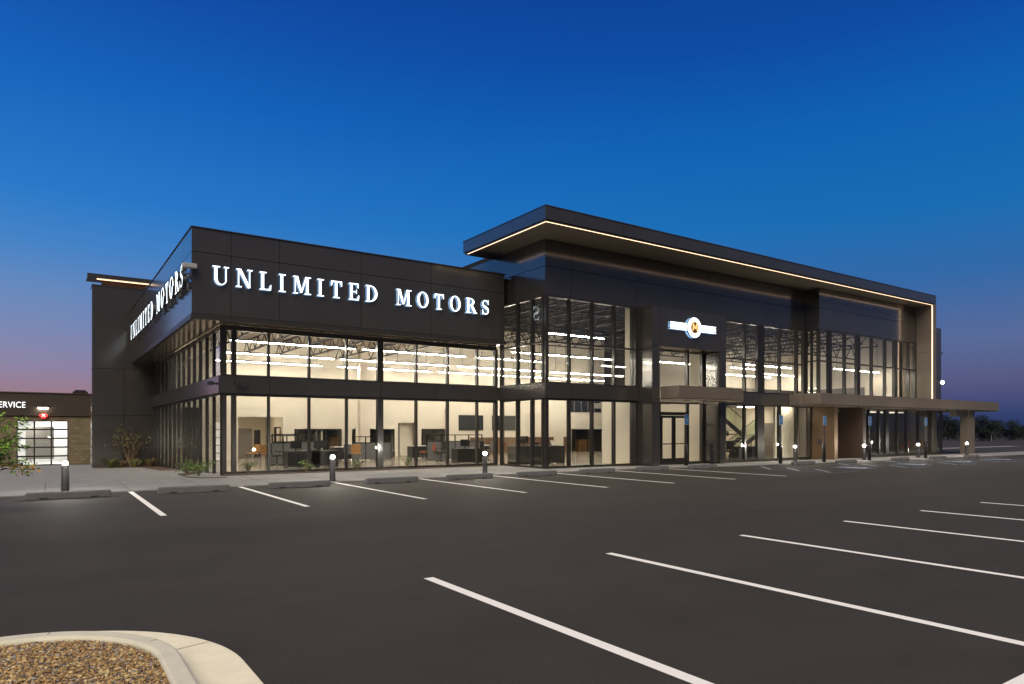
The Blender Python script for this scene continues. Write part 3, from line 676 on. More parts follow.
# ================================================================ SIGN LETTERS
def ell(cx, cy, rx, ry, a0, a1, n=18): return [(cx+rx*math.cos(R(a0+(a1-a0)*i/n)), cy+ry*math.sin(R(a0+(a1-a0)*i/n))) for i in range(n+1)]
H1, T1 = .138, .050   # heavy and thin stem widths (of letter height)
def rect(x0, x1, z0, z1): return [(x0, z0), (x1, z0), (x1, z1), (x0, z1)]
def serif(x, w, z, h=.055): return rect(x-w/2, x+w/2, z, z+h)
def ringpolys(cx, cy, rx, ry, ix, iy, irx, iry, a0, a1, n=14):
    o = ell(cx, cy, rx, ry, a0, a1, n); i = ell(ix, iy, irx, iry, a0, a1, n)
    return [[o[k], o[k+1], i[k+1], i[k]] for k in range(n)]
def glyph(ch):
    P = []
    if ch == 'U':
        w = .80; P += [rect(.10, .10+H1, .30, 1), rect(.66, .66+T1, .30, 1), serif(.195, .38, .945), serif(.70, .26, .945)]
        P += ringpolys(.407, .31, .307, .32, .455, .31, .205, .262, 180, 360)
    elif ch == 'N':
        w = .86; P += [rect(.12, .12+T1, 0, 1), rect(.70, .70+T1, 0, 1), [(.10, 1), (.62, 0), (.752, 0), (.752, .05), (.27, 1)], serif(.155, .30, 0), serif(.74, .28, .945), serif(.16, .26, .945)]
    elif ch == 'L':
        w = .66; P += [rect(.11, .11+H1, 0, 1), serif(.205, .38, .945), rect(.02, .62, 0, .06), [(.56, 0), (.62, 0), (.64, .30), (.60, .30), (.50, .06)]]
    elif ch == 'I':
        w = .42; P += [rect(.115, .115+H1, 0, 1), serif(.21, .38, .945), serif(.21, .38, 0)]
    elif ch == 'M':
        w = 1.02; P += [rect(.11, .11+T1, 0, 1), rect(.76, .76+H1, 0, 1), [(.10, 1), (.43, .08), (.53, .08), (.29, 1)], [(.46, .08), (.53, .08), (.80, 1), (.73, 1)], serif(.15, .28, 0), serif(.855, .38, 0), serif(.16, .28, .945), serif(.87, .34, .945)]
    elif ch == 'T':
        w = .72; P += [rect(.265, .265+H1, 0, 1), rect(.03, .69, .935, 1), serif(.36, .38, 0), [(.03, .94), (.03, .70), (.07, .70), (.14, .94)], [(.69, .94), (.69, .70), (.65, .70), (.58, .94)]]
    elif ch == 'E':
        w = .68; P += [rect(.11, .11+H1, 0, 1), rect(.02, .62, .94, 1), rect(.02, .64, 0, .06), rect(.29, .50, .475, .53), rect(.47, .51, .38, .63), [(.62, .94), (.62, .72), (.58, .72), (.52, .94)], [(.64, .06), (.66, .30), (.62, .30), (.53, .06)]]
    elif ch == 'D':
        w = .84; P += [rect(.11, .11+H1, 0, 1), serif(.17, .30, .945), serif(.17, .30, 0)]
        P += ringpolys(.27, .5, .50, .5, .27, .5, .34, .452, -90, 90)
    elif ch == 'O':
        w = .88; P += ringpolys(.44, .5, .40, .515, .44, .5, .235, .462, 0, 360, 26)
    elif ch == 'R':
        w = .82; P += [rect(.11, .11+H1, 0, 1), serif(.17, .30, .945), serif(.205, .38, 0), [(.36, .47), (.55, .50), (.80, .05), (.86, .05), (.86, 0), (.62, 0)]]
        P += ringpolys(.27, .745, .38, .255, .27, .745, .22, .21, -90, 90, 12)
    elif ch == 'S':
        w = .64; pts = []; top = ell(.315, .735, .20, .225, 20, 270, 14); bot = ell(.325, .255, .21, .22, 90, -160, 14)
        c = top+bot; L = len(c)
        for k in range(L-1):
            def wd(j): t = j/(L-1); return .026+.062*math.exp(-((t-.5)/.17)**2)
            q = []
            (x0, y0), (x1, y1) = c[k], c[k+1]; dx, dy = x1-x0, y1-y0; l = math.hypot(dx, dy) or 1
            if l < 1e-4: continue
            a, b = wd(k), wd(k+1)
            P.append([(x0-dy/l*a, y0+dx/l*a), (x1-dy/l*b, y1+dx/l*b), (x1+dy/l*b, y1-dx/l*b), (x0+dy/l*a, y0-dx/l*a)])
        P += [rect(.50, .545, .68, 1.0), rect(.075, .12, 0, .34)]
    return P, w
def letters(parent, text, total, height, T, word_gap=.55, wide=1.0, halo=True):
    gl = [None if c == ' ' else glyph(c) for c in text]
    wsum = sum(g[1]*height*wide if g else word_gap*height for g in gl); sp = (total-wsum)/(len(text)-1)
    x = 0
    for g_ in gl:
        if g_ is None: x += word_gap*height+sp; continue
        mb = MB()
        for i, pl in enumerate(g_[0]):
            e = .0006*i
            q = [(x+a*height*wide, b*height) for a, b in pl]
            mb.prism(q, -.11-e, -.055+e, 0, 1, 2 if halo else 1, T)
        mb.build('letter', [M['letter'], M['lret'], M['halo']], parent)
        x += g_[1]*height*wide+sp
s1 = thing('wall_sign', 'white lit serif letters reading UNLIMITED MOTORS on the front fascia', 'sign', (0, 0, 0))
letters(s1, 'UNLIMITED MOTORS', 11.95, .68, lambda x, y, z: (5.04+x, 26.8+y, 7.07+z), wide=1.0, word_gap=.42)
s2 = thing('wall_sign', 'white lit serif letters reading UNLIMITED MOTORS on the side fascia facing left', 'sign', (0, 0, 0))
letters(s2, 'UNLIMITED MOTORS', 18.4, .84, lambda x, y, z: (4.36+y*1.9, 45.6-x, 6.98+z), halo=False, wide=1.3, word_gap=.45)
# logo
lg = thing('logo_sign', 'white lit winged badge with gold monogram disc above the entrance', 'sign')
lx0, lz0 = 26.62, 6.83
mb = MB()
def disc(mb, cx, cz, r, y0, y1, mi, n=36, rx=None): mb.prism([(cx+(rx or r)*math.cos(2*math.pi*i/n), cz+r*math.sin(2*math.pi*i/n)) for i in range(n)], y0, y1, mi, 1, 2)
def bands(z0, z1):
    mb.prism(rect(24.95, 28.28, lz0+z0, lz0+z1), 22.90, 22.95, 0, 1, 2)
bands(-.085, .085); 
mb.prism(rect(24.93, 28.30, lz0+.13, lz0+.175), 22.902, 22.95, 0, 1, 2); mb.prism(rect(24.93, 28.30, lz0-.175, lz0-.13), 22.902, 22.95, 0, 1, 2)
mb.build('wing_bars', [M['logo'], M['lret'], M['halo']], lg)
mb = MB(); disc(mb, lx0, lz0, .50, 22.86, 22.94, 0); mb.build('ring', [M['logo'], M['lret'], M['halo']], lg)
mb = MB(); disc(mb, lx0, lz0, .30, 22.84, 22.858, 0, rx=.28); disc(mb, lx0, lz0, .27, 22.83, 22.839, 1, rx=.25); mb.build('disc', [M['gold'], M['brown']], lg)
mb = MB()
for sx in (-1, 1):
    mb.prism([(lx0+sx*.19, lz0-.15), (lx0+sx*.11, lz0-.15), (lx0+sx*.08, lz0+.2), (lx0+sx*.16, lz0+.2)], 22.815, 22.826, 0)
    mb.prism([(lx0+sx*.09, lz0+.18), (lx0+sx*.15, lz0+.18), (lx0+sx*.03, lz0-.08), (lx0, lz0-.08), (lx0, lz0+.0)], 22.812, 22.8255, 0)
mb.build('monogram', M['gold'], lg)

# ================================================================ LIGHT FIXTURES INSIDE
fx_n = 0
def fixture(x0, x1, y, z, where, top=None):
    g_ = 'long linear lamps hanging from the ceilings'
    t = thing('linear_lamp', where, 'ceiling lamp', ((x0+x1)/2, y, z), 0, g_)
    h = (x1-x0)/2
    mb = MB(); mb.box(-h, h, -.024, .024, .0, .022); mb.build('lamp_lens', M['tube'], t)
    mb = MB(); mb.box(-h, h, -.03, .03, .024, .09)
    for s_ in (-.9, 0, .9): mb.box(s_*h-.008, s_*h+.008, -.008, .008, .10, (top or 7.8)-z)
    mb.build('lamp_housing', M['steel'], t)
rows = [(30.3, [(6.4, 11.9), (12.3, 17.8), (18.6, 22.8)]), (35.2, [(7.0, 12.6), (13.0, 19.6), (20.2, 26.2), (27.2, 33.5)]), (39.4, [(7.5, 13.4), (14.4, 20.6), (21.2, 27.4), (28.0, 35.5)]), (27.2, [(18.6, 25.2)])]
nm = {30.3: 'front row', 35.2: 'middle row', 39.4: 'rear row', 27.2: 'row nearest the bay glass'}
seg = ['left', 'middle', 'right', 'rightmost']
for y, sg in rows:
    for i, (a, b) in enumerate(sg): fixture(a, b, y, 5.5, '%s linear lamp of the %s under the showroom ceiling' % (seg[i], nm[y]))
fixture(22.2, 26.6, 29.5, 7.0, 'highest linear lamp, behind the upper glass of the corner bay', 9.4)
for y, sg in ((30.0, [(31.0, 36.6), (38.6, 42.2)]), (34.0, [(30.5, 35.0), (42.5, 48.8)]), (25.3, [(43.2, 48.9)]), (28.0, [(37.5, 42.5)]), (32.0, [(44.0, 49.0)])):
    for i, (a, b) in enumerate(sg): fixture(a, b, y, 5.8 if y == 25.3 else 6.0, 'linear lamp at %.0f metres along the upper floor, row %.0f metres deep' % (a, y) if False else {0: 'left', 1: 'right'}[i]+' linear lamp '+{30.0: 'of the entrance row over the upper floor', 34.0: 'of the rear row over the upper floor', 25.3: 'closest to the upper right glass', 28.0: 'behind the left end of the upper right glass', 32.0: 'deep behind the upper right glass'}[y], 9.4)
# panels in the lower rooms, plus an added fill lamp before the dark door
for x, y, es_, lb in ((10.4, 43.0, 26, 'recessed lamp over the passage at the left rear'), (27.0, 26.5, 10, 'flat lamp inside the entrance vestibule'), (34.0, 28.4, 60, 'flat lamp over the stair foot'), (37.0, 27.6, 42, 'added flat lamp brightening the stair area, before the dark door'), (37.0, 24.5, 16, 'flat lamp over the bright wall right of the stair')):
    z = 2.8 if y > 40 else (3.55 if x < 29 else 3.2)
    t = thing('ceiling_lamp', lb, 'ceiling lamp', (x, y, z)); mb = MB(); mb.box(-.6, .6, -.18, .18, 0, .03); mb.build('lamp_lens', mat('flat_lamp', (.9, .9, .9), .5, emis=(1, .86, .66), es=es_), t)
    mb = MB(); mb.box(-.65, .65, -.22, .22, .031, .05); mb.build('lamp_housing', M['white'], t)
for x in (43.2, 46.2, 49.2, 52.0):
    t = thing('ceiling_lamp', 'flat lit ceiling panel high in the lower right room', 'ceiling lamp', (x, 26.0, 3.02), 0, 'lit ceiling panels in the lower right room')
    mb = MB(); mb.box(-.9, .9, -.5, .5, 0, .03); mb.build('lamp_lens', mat('panel_lamp', (.9, .9, .9), .5, emis=(1, .86, .66), es=1.6), t)

# ================================================================ BOLLARDS, STOPS, SIGNS
def make_bollard(label, loc, lit=True, group='round bollard lamps along the walk'):
    t = thing('bollard_lamp', label, 'bollard', loc, 0, group)
    mb = MB(); mb.lathe([(.125, 0), (.125, .02), (.100, .03), (.090, .76)]); mb.build('post', M['bol'], t)
    mb = MB(); mb.lathe([(.038, .762), (.056, .78), (.060, .805), (.052, .835), (.034, .855), (.01, .862)]); mb.build('lamp_lens', M['bolamp'], t)
    mb = MB(); mb.lathe([(.092, .735), (.093, .745), (.085, .758), (.05, .7615)]); mb.build('collar', M['black'], t)
    return t
bl = [((.46, 22.45), 'leftmost bollard lamp, alone on the walk near the dark tower'), ((8.05, 22.55), 'bollard lamp in front of the left showroom glass'), ((14.15, 22.55), 'bollard lamp in front of the junction with the corner bay'),
      ((34.2, 22.3), 'bollard lamp in front of the bright wall right of the entrance'), ((39.3, 21.2), 'bollard lamp beside the fourth blue sign under the canopy'), ((45.3, 21.0), 'bollard lamp beside the farthest blue sign'), ((51.6, 20.8), 'rightmost bollard lamp beyond the canopy column')]
b0 = make_bollard(bl[0][1], (*bl[0][0], .03))
for (p, l) in bl[1:]: dup(b0, (*p, .03), 0, l)
# unlit post
t = thing('dark_bollard', 'square dark unlit bollard right of the entrance doors', 'bollard', (27.65, 22.6, .03)); mb = MB(); mb.box(-.08, .08, -.08, .08, 0, .95); mb.build('post', M['bol'], t, bevel=.01)
mb = MB(); mb.box(-.09, .09, -.09, .09, .951, 1.0); mb.build('cap', M['black'], t, bevel=.01)
mb = MB(); mb.box(-.04, .04, -.092, -.081, .72, .80); mb.build('push_plate', M['chrome'], t)
# wheel stops
def make_stop(label, loc):
    t = MB(); L = .93
    pr = [(-.09, 0), (.09, 0), (.075, .14), (.05, .17), (-.05, .17), (-.075, .14)]
    k = len(t.v); segs = [(-L, .85), (-L+.04, 1), (L-.04, 1), (L, .85)]
    for x, s_ in segs: t.v += [(x, y*s_, z*s_) for y, z in pr]
    n = 6
    for j in range(3):
        for i in range(n): t.f.append((k+j*n+i, k+j*n+(i+1)%n, k+(j+1)*n+(i+1)%n, k+(j+1)*n+i)[::-1]); t.m.append(0); t.smooth.append(False)
    t.f.append(tuple(k+i for i in range(n))); t.m.append(0); t.smooth.append(False); t.f.append(tuple(k+3*n+i for i in range(n))[::-1]); t.m.append(0); t.smooth.append(False)
    for x in (-.55, .55): t.box(x-.09, x+.09, -.093, .093, -.002, .032, 1)
    o = t.build('wheel_stop', [M['stop'], M['back']]); o.location = loc; tag(o, label, 'wheel stop', 'concrete wheel stops along the walk'); return o
ords = ['first', 'second', 'third', 'fourth', 'fifth', 'sixth', 'seventh', 'eighth', 'ninth', 'tenth', 'eleventh', 'twelfth', 'thirteenth', 'fourteenth']
wsx = [(.52, 20.95), (3.48, 20.95), (6.46, 20.98), (9.56, 21.05), (12.6, 21.1), (15.55, 21.05), (18.62, 21.05), (21.8, 21.05), (24.75, 20.8), (31.7, 20.2), (35.1, 19.9), (40.4, 19.7), (44.5, 19.5), (48.3, 19.2)]
w0 = make_stop('grey concrete wheel stop, first from the left, before the lone bollard', (*wsx[0], .004))
for i, p in enumerate(wsx[1:], 1):
    c = w0.copy(); COL.objects.link(c); c.location = (*p, .004); c.rotation_euler = (0, 0, random.uniform(-.02, .02)); c['label'] = 'grey concrete wheel stop, %s from the left along the walk' % ords[i]
# accessible signs in bollard sleeves
def make_sign(label, loc):
    t = thing('parking_sign', label, 'sign', loc, 0, 'blue accessible parking signs on posts')
    mb = MB(); mb.lathe([(.09, 0), (.09, .98), (.07, 1.03), (.03, 1.05)]); mb.build('sleeve', M['black'], t)
    mb = MB(); mb.box(-.025, .025, -.025, .025, 1.0, 2.45); mb.build('post', M['post'], t)
    mb = MB(); mb.box(-.15, .15, -.045, -.03, 1.98, 2.48); mb.box(-.13, .13, -.048, -.0455, 2.0, 2.46, 1)
    w = .012
    for k in range(12):
        a, c = -2.5+k*4.0/12, -2.5+(k+1)*4.0/12
        mb.face([(r*math.cos(q)+.0, -.0495, 2.20+r*math.sin(q)) for r, q in ((.055, a), (.075, a), (.075, c), (.055, c))][::-1], 0)
    mb.box(-.025, -.005, -.0500, -.049, 2.2, 2.31, 0); mb.box(-.004, .05, -.0502, -.0492, 2.2, 2.218, 0); mb.box(-.03, .0, -.0503, -.0491, 2.325, 2.355, 0)
    mb.build('sign_panel', [M['signw'], M['blue']], t); return t
sg = [((25.7, 22.6), 'blue parking sign before the entrance doors'), ((31.1, 21.1), 'blue parking sign before the stair windows'), ((34.7, 20.9), 'blue parking sign before the brown canopy pier'), ((38.75, 20.6), 'blue parking sign before the dark canopy pier'), ((44.7, 20.3), 'blue parking sign farthest right, near the building end')]
sg0 = make_sign(sg[0][1], (*sg[0][0], .03))
for p, l in sg[1:]: dup(sg0, (*p, .03), 0, l)

# cameras / lights on the wall
def wall_cam(label, loc, rz):
    t = thing('security_camera', label, 'camera', loc, rz)
    mb = MB(); mb.box(-.04, .04, -.12, 0, -.04, .04); mb.build('bracket', M['black'], t); mb = MB(); mb.box(-.09, .33, -.28, -.12, -.07, .07); mb.build('camera_body', M['black'], t, bevel=.02)
    mb = MB(); mb.box(.331, .345, -.24, -.16, -.04, .04); mb.build('lens', M['screen'], t)
wall_cam('dark camera on the front band at the building corner', (6.1, 27.67, 3.56), 0)
wall_cam('dark camera on the left side band at the building corner', (5.43, 28.3, 3.55), R(-90))
t = thing('flood_light', 'pale flood light at the upper corner of the fascia', 'flood light', (4.38, 26.8, 7.62)); mb = MB(); mb.box(-.35, .12, -.28, -.06, -.08, .08); mb.build('lamp_body', mat('grey_housing', (.25, .25, .27), .5), t, bevel=.02); mb = MB(); mb.box(-.05, .05, -.06, 0, -.04, .04); mb.build('bracket', M['black'], t)
t = thing('wall_lamp', 'bright lamp on the far right wall end above the canopy', 'wall lamp', (55.4, 24.2, 5.35)); mb = MB(); mb.box(0, .5, -.05, .05, .05, .12); mb.build('bracket', M['black'], t)
mb = MB(); mb.lathe([(.10, -.10), (.16, -.02), (.16, .05)], (.42, 0, 0)); mb.build('lamp_lens', M['bolamp'], t)
t = thing('wall_camera', 'small dark dome camera high on the far right wall end', 'camera', (55.35, 24.2, 7.6)); mb = MB(); mb.box(0, .3, -.04, .04, 0, .06); mb.build('bracket', M['black'], t); mb = MB(); mb.lathe([(.04, -.14), (.12, -.08), (.12, 0)], (.36, 0, 0)); mb.build('dome', M['black'], t)

# ================================================================ FURNITURE
def office_chair(label, loc, rz, m=M['black'], cat='chair', group='black office chairs in the showroom'):
    t = thing('office_chair', label, cat, loc, rz, group)
    mb = MB(); mb.box(-.25, .25, -.24, .24, .45, .53); mb.build('seat', m, t, bevel=.03)
    mb = MB(); mb.box(-.22, .22, .22, .28, .62, 1.1); mb.build('backrest', m, t, bevel=.03)
    mb = MB(); mb.tube([(0, 0, .08), (0, 0, .45)], .03)
    for k in range(5):
        a = k*1.2566; mb.bar((0, 0, .09), (.28*math.cos(a), .28*math.sin(a), .05), .03); mb.lathe([(.03, -.045), (.03, .01)], (.28*math.cos(a), .28*math.sin(a), .046), 8)
    mb.bar((0, .2, .47), (0, .26, .75), .03); mb.build('base', M['black'], t)
    mb = MB()
    for s_ in (-.28, .28): mb.bar((s_, -.1, .50), (s_, -.1, .68), .025); mb.bar((s_, -.2, .69), (s_, .12, .69), .05, .025)
    mb.build('armrest', M['black'], t); return t
def guest_chair(label, loc, rz, m, group):
    t = thing('guest_chair', label, 'chair', loc, rz, group)
    mb = MB(); mb.box(-.26, .26, -.25, .25, .42, .50); mb.build('seat', m, t, bevel=.03)
    mb = MB(); mb.box(-.25, .25, .24, .30, .52, .95); mb.build('backrest', m, t, bevel=.03)
    for sx in (-1, 1):
        for sy_ in (-1, 1): mb = MB(); mb.bar((sx*.23, sy_*.22, 0), (sx*.22, sy_*.2, .43), .025); mb.build('leg', M['chrome'], t)
    return t
def desk(label, loc, w, rz=0, m=M['desk'], d=.75, h=.76, name='desk'):
    t = thing(name, label, 'desk', loc, rz)
    mb = MB(); mb.box(-w/2, w/2, -d/2, d/2, h-.04, h); mb.build('desk_top', M['white'] if name == 'desk' else m, t, bevel=.006)
    mb = MB(); mb.box(-w/2+.02, w/2-.02, -d/2+.05, -d/2+.08, .05, h-.045); mb.build('front_panel', m, t)
    for s_ in (-1, 1): mb = MB(); mb.box(s_*(w/2-.02), s_*(w/2-.06), -d/2+.081, d/2-.03, 0, h-.045); mb.build('side_panel', m, t)
    return t
def monitor(label, loc, rz):
    t = thing('monitor', label, 'monitor', loc, rz, 'monitors on the showroom desks')
    mb = MB(); mb.box(-.28, .28, -.02, .02, .12, .46); mb.build('screen', M['black'], t, bevel=.005); mb = MB(); mb.box(-.02, .02, -.015, .03, .01, .2); mb.box(-.12, .12, -.08, .08, 0, .012); mb.build('stand', M['black'], t)
def partition(label, loc, w, h, n, rz=0):
    t = thing('glass_partition', label, 'partition', loc, rz, 'low framed partitions of the work stations')
    mb = MB()
    for k in range(n+1): x = -w/2+w*k/n; mb.box(x-.025, x+.025, -.03, .03, 0, h)
    for k in range(n):
        a, b = -w/2+w*k/n+.025, -w/2+w*(k+1)/n-.025; mb.box(a, b, -.03, .03, h-.05, h); mb.box(a, b, -.03, .03, h*.72, h*.72+.04)
    mb.build('frame', M['black'], t); mb = MB()
    for k in range(n): a, b = -w/2+w*k/n+.025, -w/2+w*(k+1)/n-.025; mb.box(a, b, -.02, .02, .05, h*.72)
    mb.build('panel', M['greyf'], t)
FZ = .045
def at(px, Y): return (wx(px, Y), Y, FZ)
partition('tall framed partition right of the first showroom pane', at(294, 35.5), 2.2, 1.5, 3)
partition('framed partition between the orange seat and the corner pane', at(283, 34.5), 1.6, 1.45, 2, R(8))
partition('framed partition left of the wide middle mullion', at(372, 36.5), 2.3, 1.35, 3)
partition('framed partition with glass behind the rolling chairs', at(455, 34), 3.6, 1.45, 4)
desk('long dark desk behind the first wide pane, left part', at(302, 31.0), 1.5, m=M['desk'], name='reception_desk')
desk('long dark desk behind the first wide pane, right part', at(323, 31.0), 1.3, m=M['desk'], name='reception_desk')
desk('dark desk beside the bollard right of the rolling chairs', at(467, 30.6), 1.5, name='reception_desk')
desk('dark counter inside the side glass of the corner bay', at(526, 27.0), 1.75, name='reception_desk', h=.95)
desk('dark desk at the stair foot', (33.1, 25.2, FZ), .8, name='reception_desk')
desk('second dark desk by the stair, beside the wide mullion', (34.35, 25.2, FZ), .9, name='reception_desk')
for px, Y, lb in ((277, 33.0, 'rolling chair in front of the orange seat at the left'), (441, 32.5, 'rolling chair left of the dark desk, nearer the glass'), (438, 34.0, 'rolling chair behind the nearer one, left of the dark desk'), (486, 32.0, 'rolling chair right of the dark desk near the corner bay'), (330, 33.0, 'rolling chair behind the long dark desk'), (540, 27.8, 'rolling chair at the corner bay counter')):
    office_chair(lb, at(px, Y), random.uniform(-2, 2))
office_chair('rolling chair left of the desk at the stair foot', (32.45, 25.2, FZ), 2.0)
for px, Y, m_, lb in ((285, 36, 'orange', 'orange armchair behind the left partition'), (252, 38, 'oak', 'amber armchair in the passage at the left'), (267, 36, 'oak', 'amber armchair beside the corner, nearer the glass'), (425.5, 35, 'orange', 'orange guest chair left of its twin'), (430.5, 34.3, 'orange', 'orange guest chair right of its twin'), (390, 37, 'greyf', 'grey guest chair right of the wide middle mullion'), (350, 35, 'greyf', 'grey guest chair beside the yellow chair'), (356, 34.5, 'oak', 'yellow guest chair left of the middle partition')):
    guest_chair(lb, at(px, Y), random.uniform(2.2, 4), M[m_], 'coloured guest chairs in the showroom')
for px, lb in ((905, 'orange chair in the dark lower right room'), (917, 'tan chair in the dark lower right room'), (924, 'rightmost tan chair in the dark lower right room')):
    guest_chair(lb, (wx(px, 25.2), 25.2, FZ), 3.6, M['orange'] if px == 905 else M['oak'], 'chairs in the dark lower right room')
for px, Y, z, lb in ((296, 31.0, .80, 'monitor on the left part of the long dark desk'), (320, 31.1, .80, 'monitor on the right part of the long dark desk'), (465, 30.6, .80, 'monitor on the dark desk near the bollard'), (524, 27.1, .99, 'monitor on the corner bay counter')):
    monitor(lb, (wx(px, Y), Y, z), random.uniform(-.5, .5))
def tv(label, a, b, zt, zb, Y, group):
    t = thing('wall_screen', label, 'television', ((wx(a, Y)+wx(b, Y))/2, Y, (zt+zb)/2), 0, group); w = (wx(b, Y)-wx(a, Y))/2; h = (zt-zb)/2
    mb = MB(); mb.box(-w, w, -.05, -.005, -h, h); mb.build('bezel', M['black'], t); mb = MB(); mb.box(-w+.03, w-.03, -.054, -.051, -h+.03, h-.03); mb.build('screen', M['screen'], t)
Yt = BW-.3; zt, zb = wz(480, 415.3, Yt), wz(480, 430.5, Yt)
tv('left dark television on the showroom back wall', 458.5, 483, zt, zb, Yt, 'televisions on the back wall'); tv('right dark television on the showroom back wall', 492, 515, zt, zb, Yt, 'televisions on the back wall')
# oak cabinets in the far office
t = thing('oak_cabinet', 'golden oak cabinet inside the office behind the corner bay', 'cabinet', (wx(585, 42.5), 42.5, FZ))
mb = MB(); mb.box(-.85, .85, -.25, .25, 0, .95); mb.build('cabinet_body', M['oak'], t, bevel=.01)
for s_ in (-1, 1): mb = MB(); mb.box(s_*.42-.40, s_*.42+.40, -.275, -.252, .06, .9); mb.build('cabinet_door', M['oak'], t, bevel=.008)
t = thing('oak_cabinet', 'golden cabinet inside the left office behind the bollard', 'cabinet', (wx(335, 42.3), 42.3, FZ)); mb = MB(); mb.box(-.35, .35, -.2, .2, 0, 1.25); mb.build('cabinet_body', M['oak'], t, bevel=.01); mb = MB(); mb.box(-.32, .32, -.225, -.202, .06, 1.2); mb.build('cabinet_door', M['oak'], t, bevel=.006)

desk('short dark desk right of the corner post inside the bay', at(554, 27.6), .95, name='reception_desk', h=.9)
t = thing('open_laptop', 'slanted pale laptop on the short dark desk in the corner bay', 'laptop', (wx(556, 27.6), 27.6, .945), .5)
mb = MB(); mb.box(-.2, .2, -.14, .14, 0, .02); mb.build('keyboard', M['chrome'], t); mb = MB(); mb.bar((-.2, .14, .02), (-.2, .24, .27), .4, .012); mb.v = [(x+.2, y, z) for x, y, z in mb.v]; mb.build('screen', M['white'], t)
office_chair('rolling chair right of the corner post inside the bay', at(548, 29.0), .6)
guest_chair('grey guest chair under the left television', at(492, 36), 3.0, M['greyf'], 'coloured guest chairs in the showroom')
desk('white desk under the left dark television', at(476, 37.0), 1.6)
desk('white desk in the middle of the showroom behind the rolling chairs', at(420, 37.5), 1.4)
desk('white desk behind the yellow guest chair', at(345, 37.5), 1.5)

# stair with glass guards
t = thing('stair', 'stair with green tinted glass guards behind the windows right of the entrance', 'stair', (33.4, 26.4, FZ))
def flight(x0, z0, x1, z1, y0, y1, n):
    mb = MB()
    for k in range(n): a = x0+(x1-x0)*k/n; b = x0+(x1-x0)*(k+1)/n; z = z0+(z1-z0)*k/n; mb.box(a, b, y0+.06, y1-.06, z-.05, z)
    mb.build('steps', M['white'], t)
    for y in (y0, y1): mb = MB(); mb.bar((x0, y, z0-.08), (x1, y, z1-.08), .05, .26); mb.build('stringer', M['steel'], t)
    mb = MB(); mb.face([(x0, y0, z0), (x1, y0, z1), (x1, y0, z1+.95), (x0, y0, z0+.95)]); mb.build('glass_guard', M['gglass'], t)
    mb = MB(); mb.bar((x0, y0, z0+.97), (x1, y0, z1+.97), .04); mb.build('handrail', M['steel'], t)
flight(.0, 3.15, 2.9, 1.5, 1.0, 2.0, 9)
flight(2.9, 1.45, .3, .15, -.1, .85, 8)
mb = MB(); mb.box(2.9, 3.8, -.1, 2.0, 1.38, 1.46); mb.build('landing', M['white'], t)
t = thing('guard_rail', 'low black framed rail at the stair foot behind the window', 'rail', (34.4, 25.95, FZ)); mb = MB()
mb.bar((-1, 0, 1.0), (.9, 0, 1.0), .04); mb.bar((-1, 0, .72), (.9, 0, .72), .03)
for x in (-1, -.1, .9): mb.bar((x, 0, 0), (x, 0, 1.0), .04)
mb.build('frame', M['black'], t)
t = thing('dark_door', 'dark door in the cream wall just left of the second blue sign', 'door', (38.42, 26.7, FZ), R(-90)); 
mb = MB(); mb.box(-.5, .5, -.06, -.004, 0, 2.15); mb.build('leaf', M['inwall2'], t); mb = MB(); mb.box(-.5, -.47, -.1, -.062, .95, 1.1); mb.build('handle', M['chrome'], t)

# ================================================================ SERVICE BUILDING
YS = 62.0; g0 = gz(YS)
sb = thing('service_building', 'low tan block service building with dark parapet and a lit glazed bay door', 'building', (0, 0, 0))
dx0, dx1, dz1 = wx(17, YS), wx(68, YS), wz(42, 420.5, YS); zr = wz(0, 392.5, YS)+.0; zm = wz(60, 416, YS)
mb = MB(); mb.box(-22, dx0-.02, YS, YS+.3, g0-.3, zm); mb.box(dx1+.02, 12, YS, YS+.3, g0-.3, zm); mb.box(dx0-.02, dx1+.02, YS, YS+.3, dz1+.02, zm); mb.box(-22, -21.7, YS+.3, YS+14, g0-.3, zm); mb.box(11.7, 12, YS+.3, YS+14, g0-.3, zm); mb.build('wall', M['block'], sb)
mb = MB(); mb.box(-22.1, 12.1, YS-.12, YS+14, zm, zr); mb.box(-22.2, 12.2, YS-.18, YS+14.1, zr, zr+.08); mb.build('parapet', M['svcdark'], sb)
mb = MB(); nC, nR = 3, 5
for i in range(nC+1): x = dx0+(dx1-dx0)*i/nC; mb.box(x-.045, x+.045, YS+.05, YS+.12, g0, dz1)
for j in range(nR+1):
    z = g0+(dz1-g0)*j/nR
    for i in range(nC): a = dx0+(dx1-dx0)*i/nC+.035; b = dx0+(dx1-dx0)*(i+1)/nC-.035; mb.box(a+.01, b-.01, YS+.052, YS+.118, z-.055, z+.055)
bd = mb.build('bay_door', M['black'], sb); mb = MB(); mb.box(dx0, dx1, YS+.08, YS+.086, g0, dz1); mb.build('glass_pane', M['glass'], bd)
mb = MB(); mb.box(dx0-1, dx1+1, YS+6, YS+6.1, g0, zm); mb.box(dx0-1, dx0-.9, YS+.3, YS+6, g0, zm); mb.box(dx1+.9, dx1+1, YS+.3, YS+6, g0, zm); mb.box(dx0-1, dx1+1, YS+.3, YS+6, zm-.1, zm-.02); mb.box(dx0-1, dx1+1, YS+.3, YS+6, g0-.02, g0+.02); mb.build('bay_room', M['svcin'], sb)
mb = MB(); mb.box(dx0+.45, dx1-.85, YS+3.0, YS+3.2, g0+.35, g0+2.9); mb.build('bay_screen', M['inwall2'], sb)
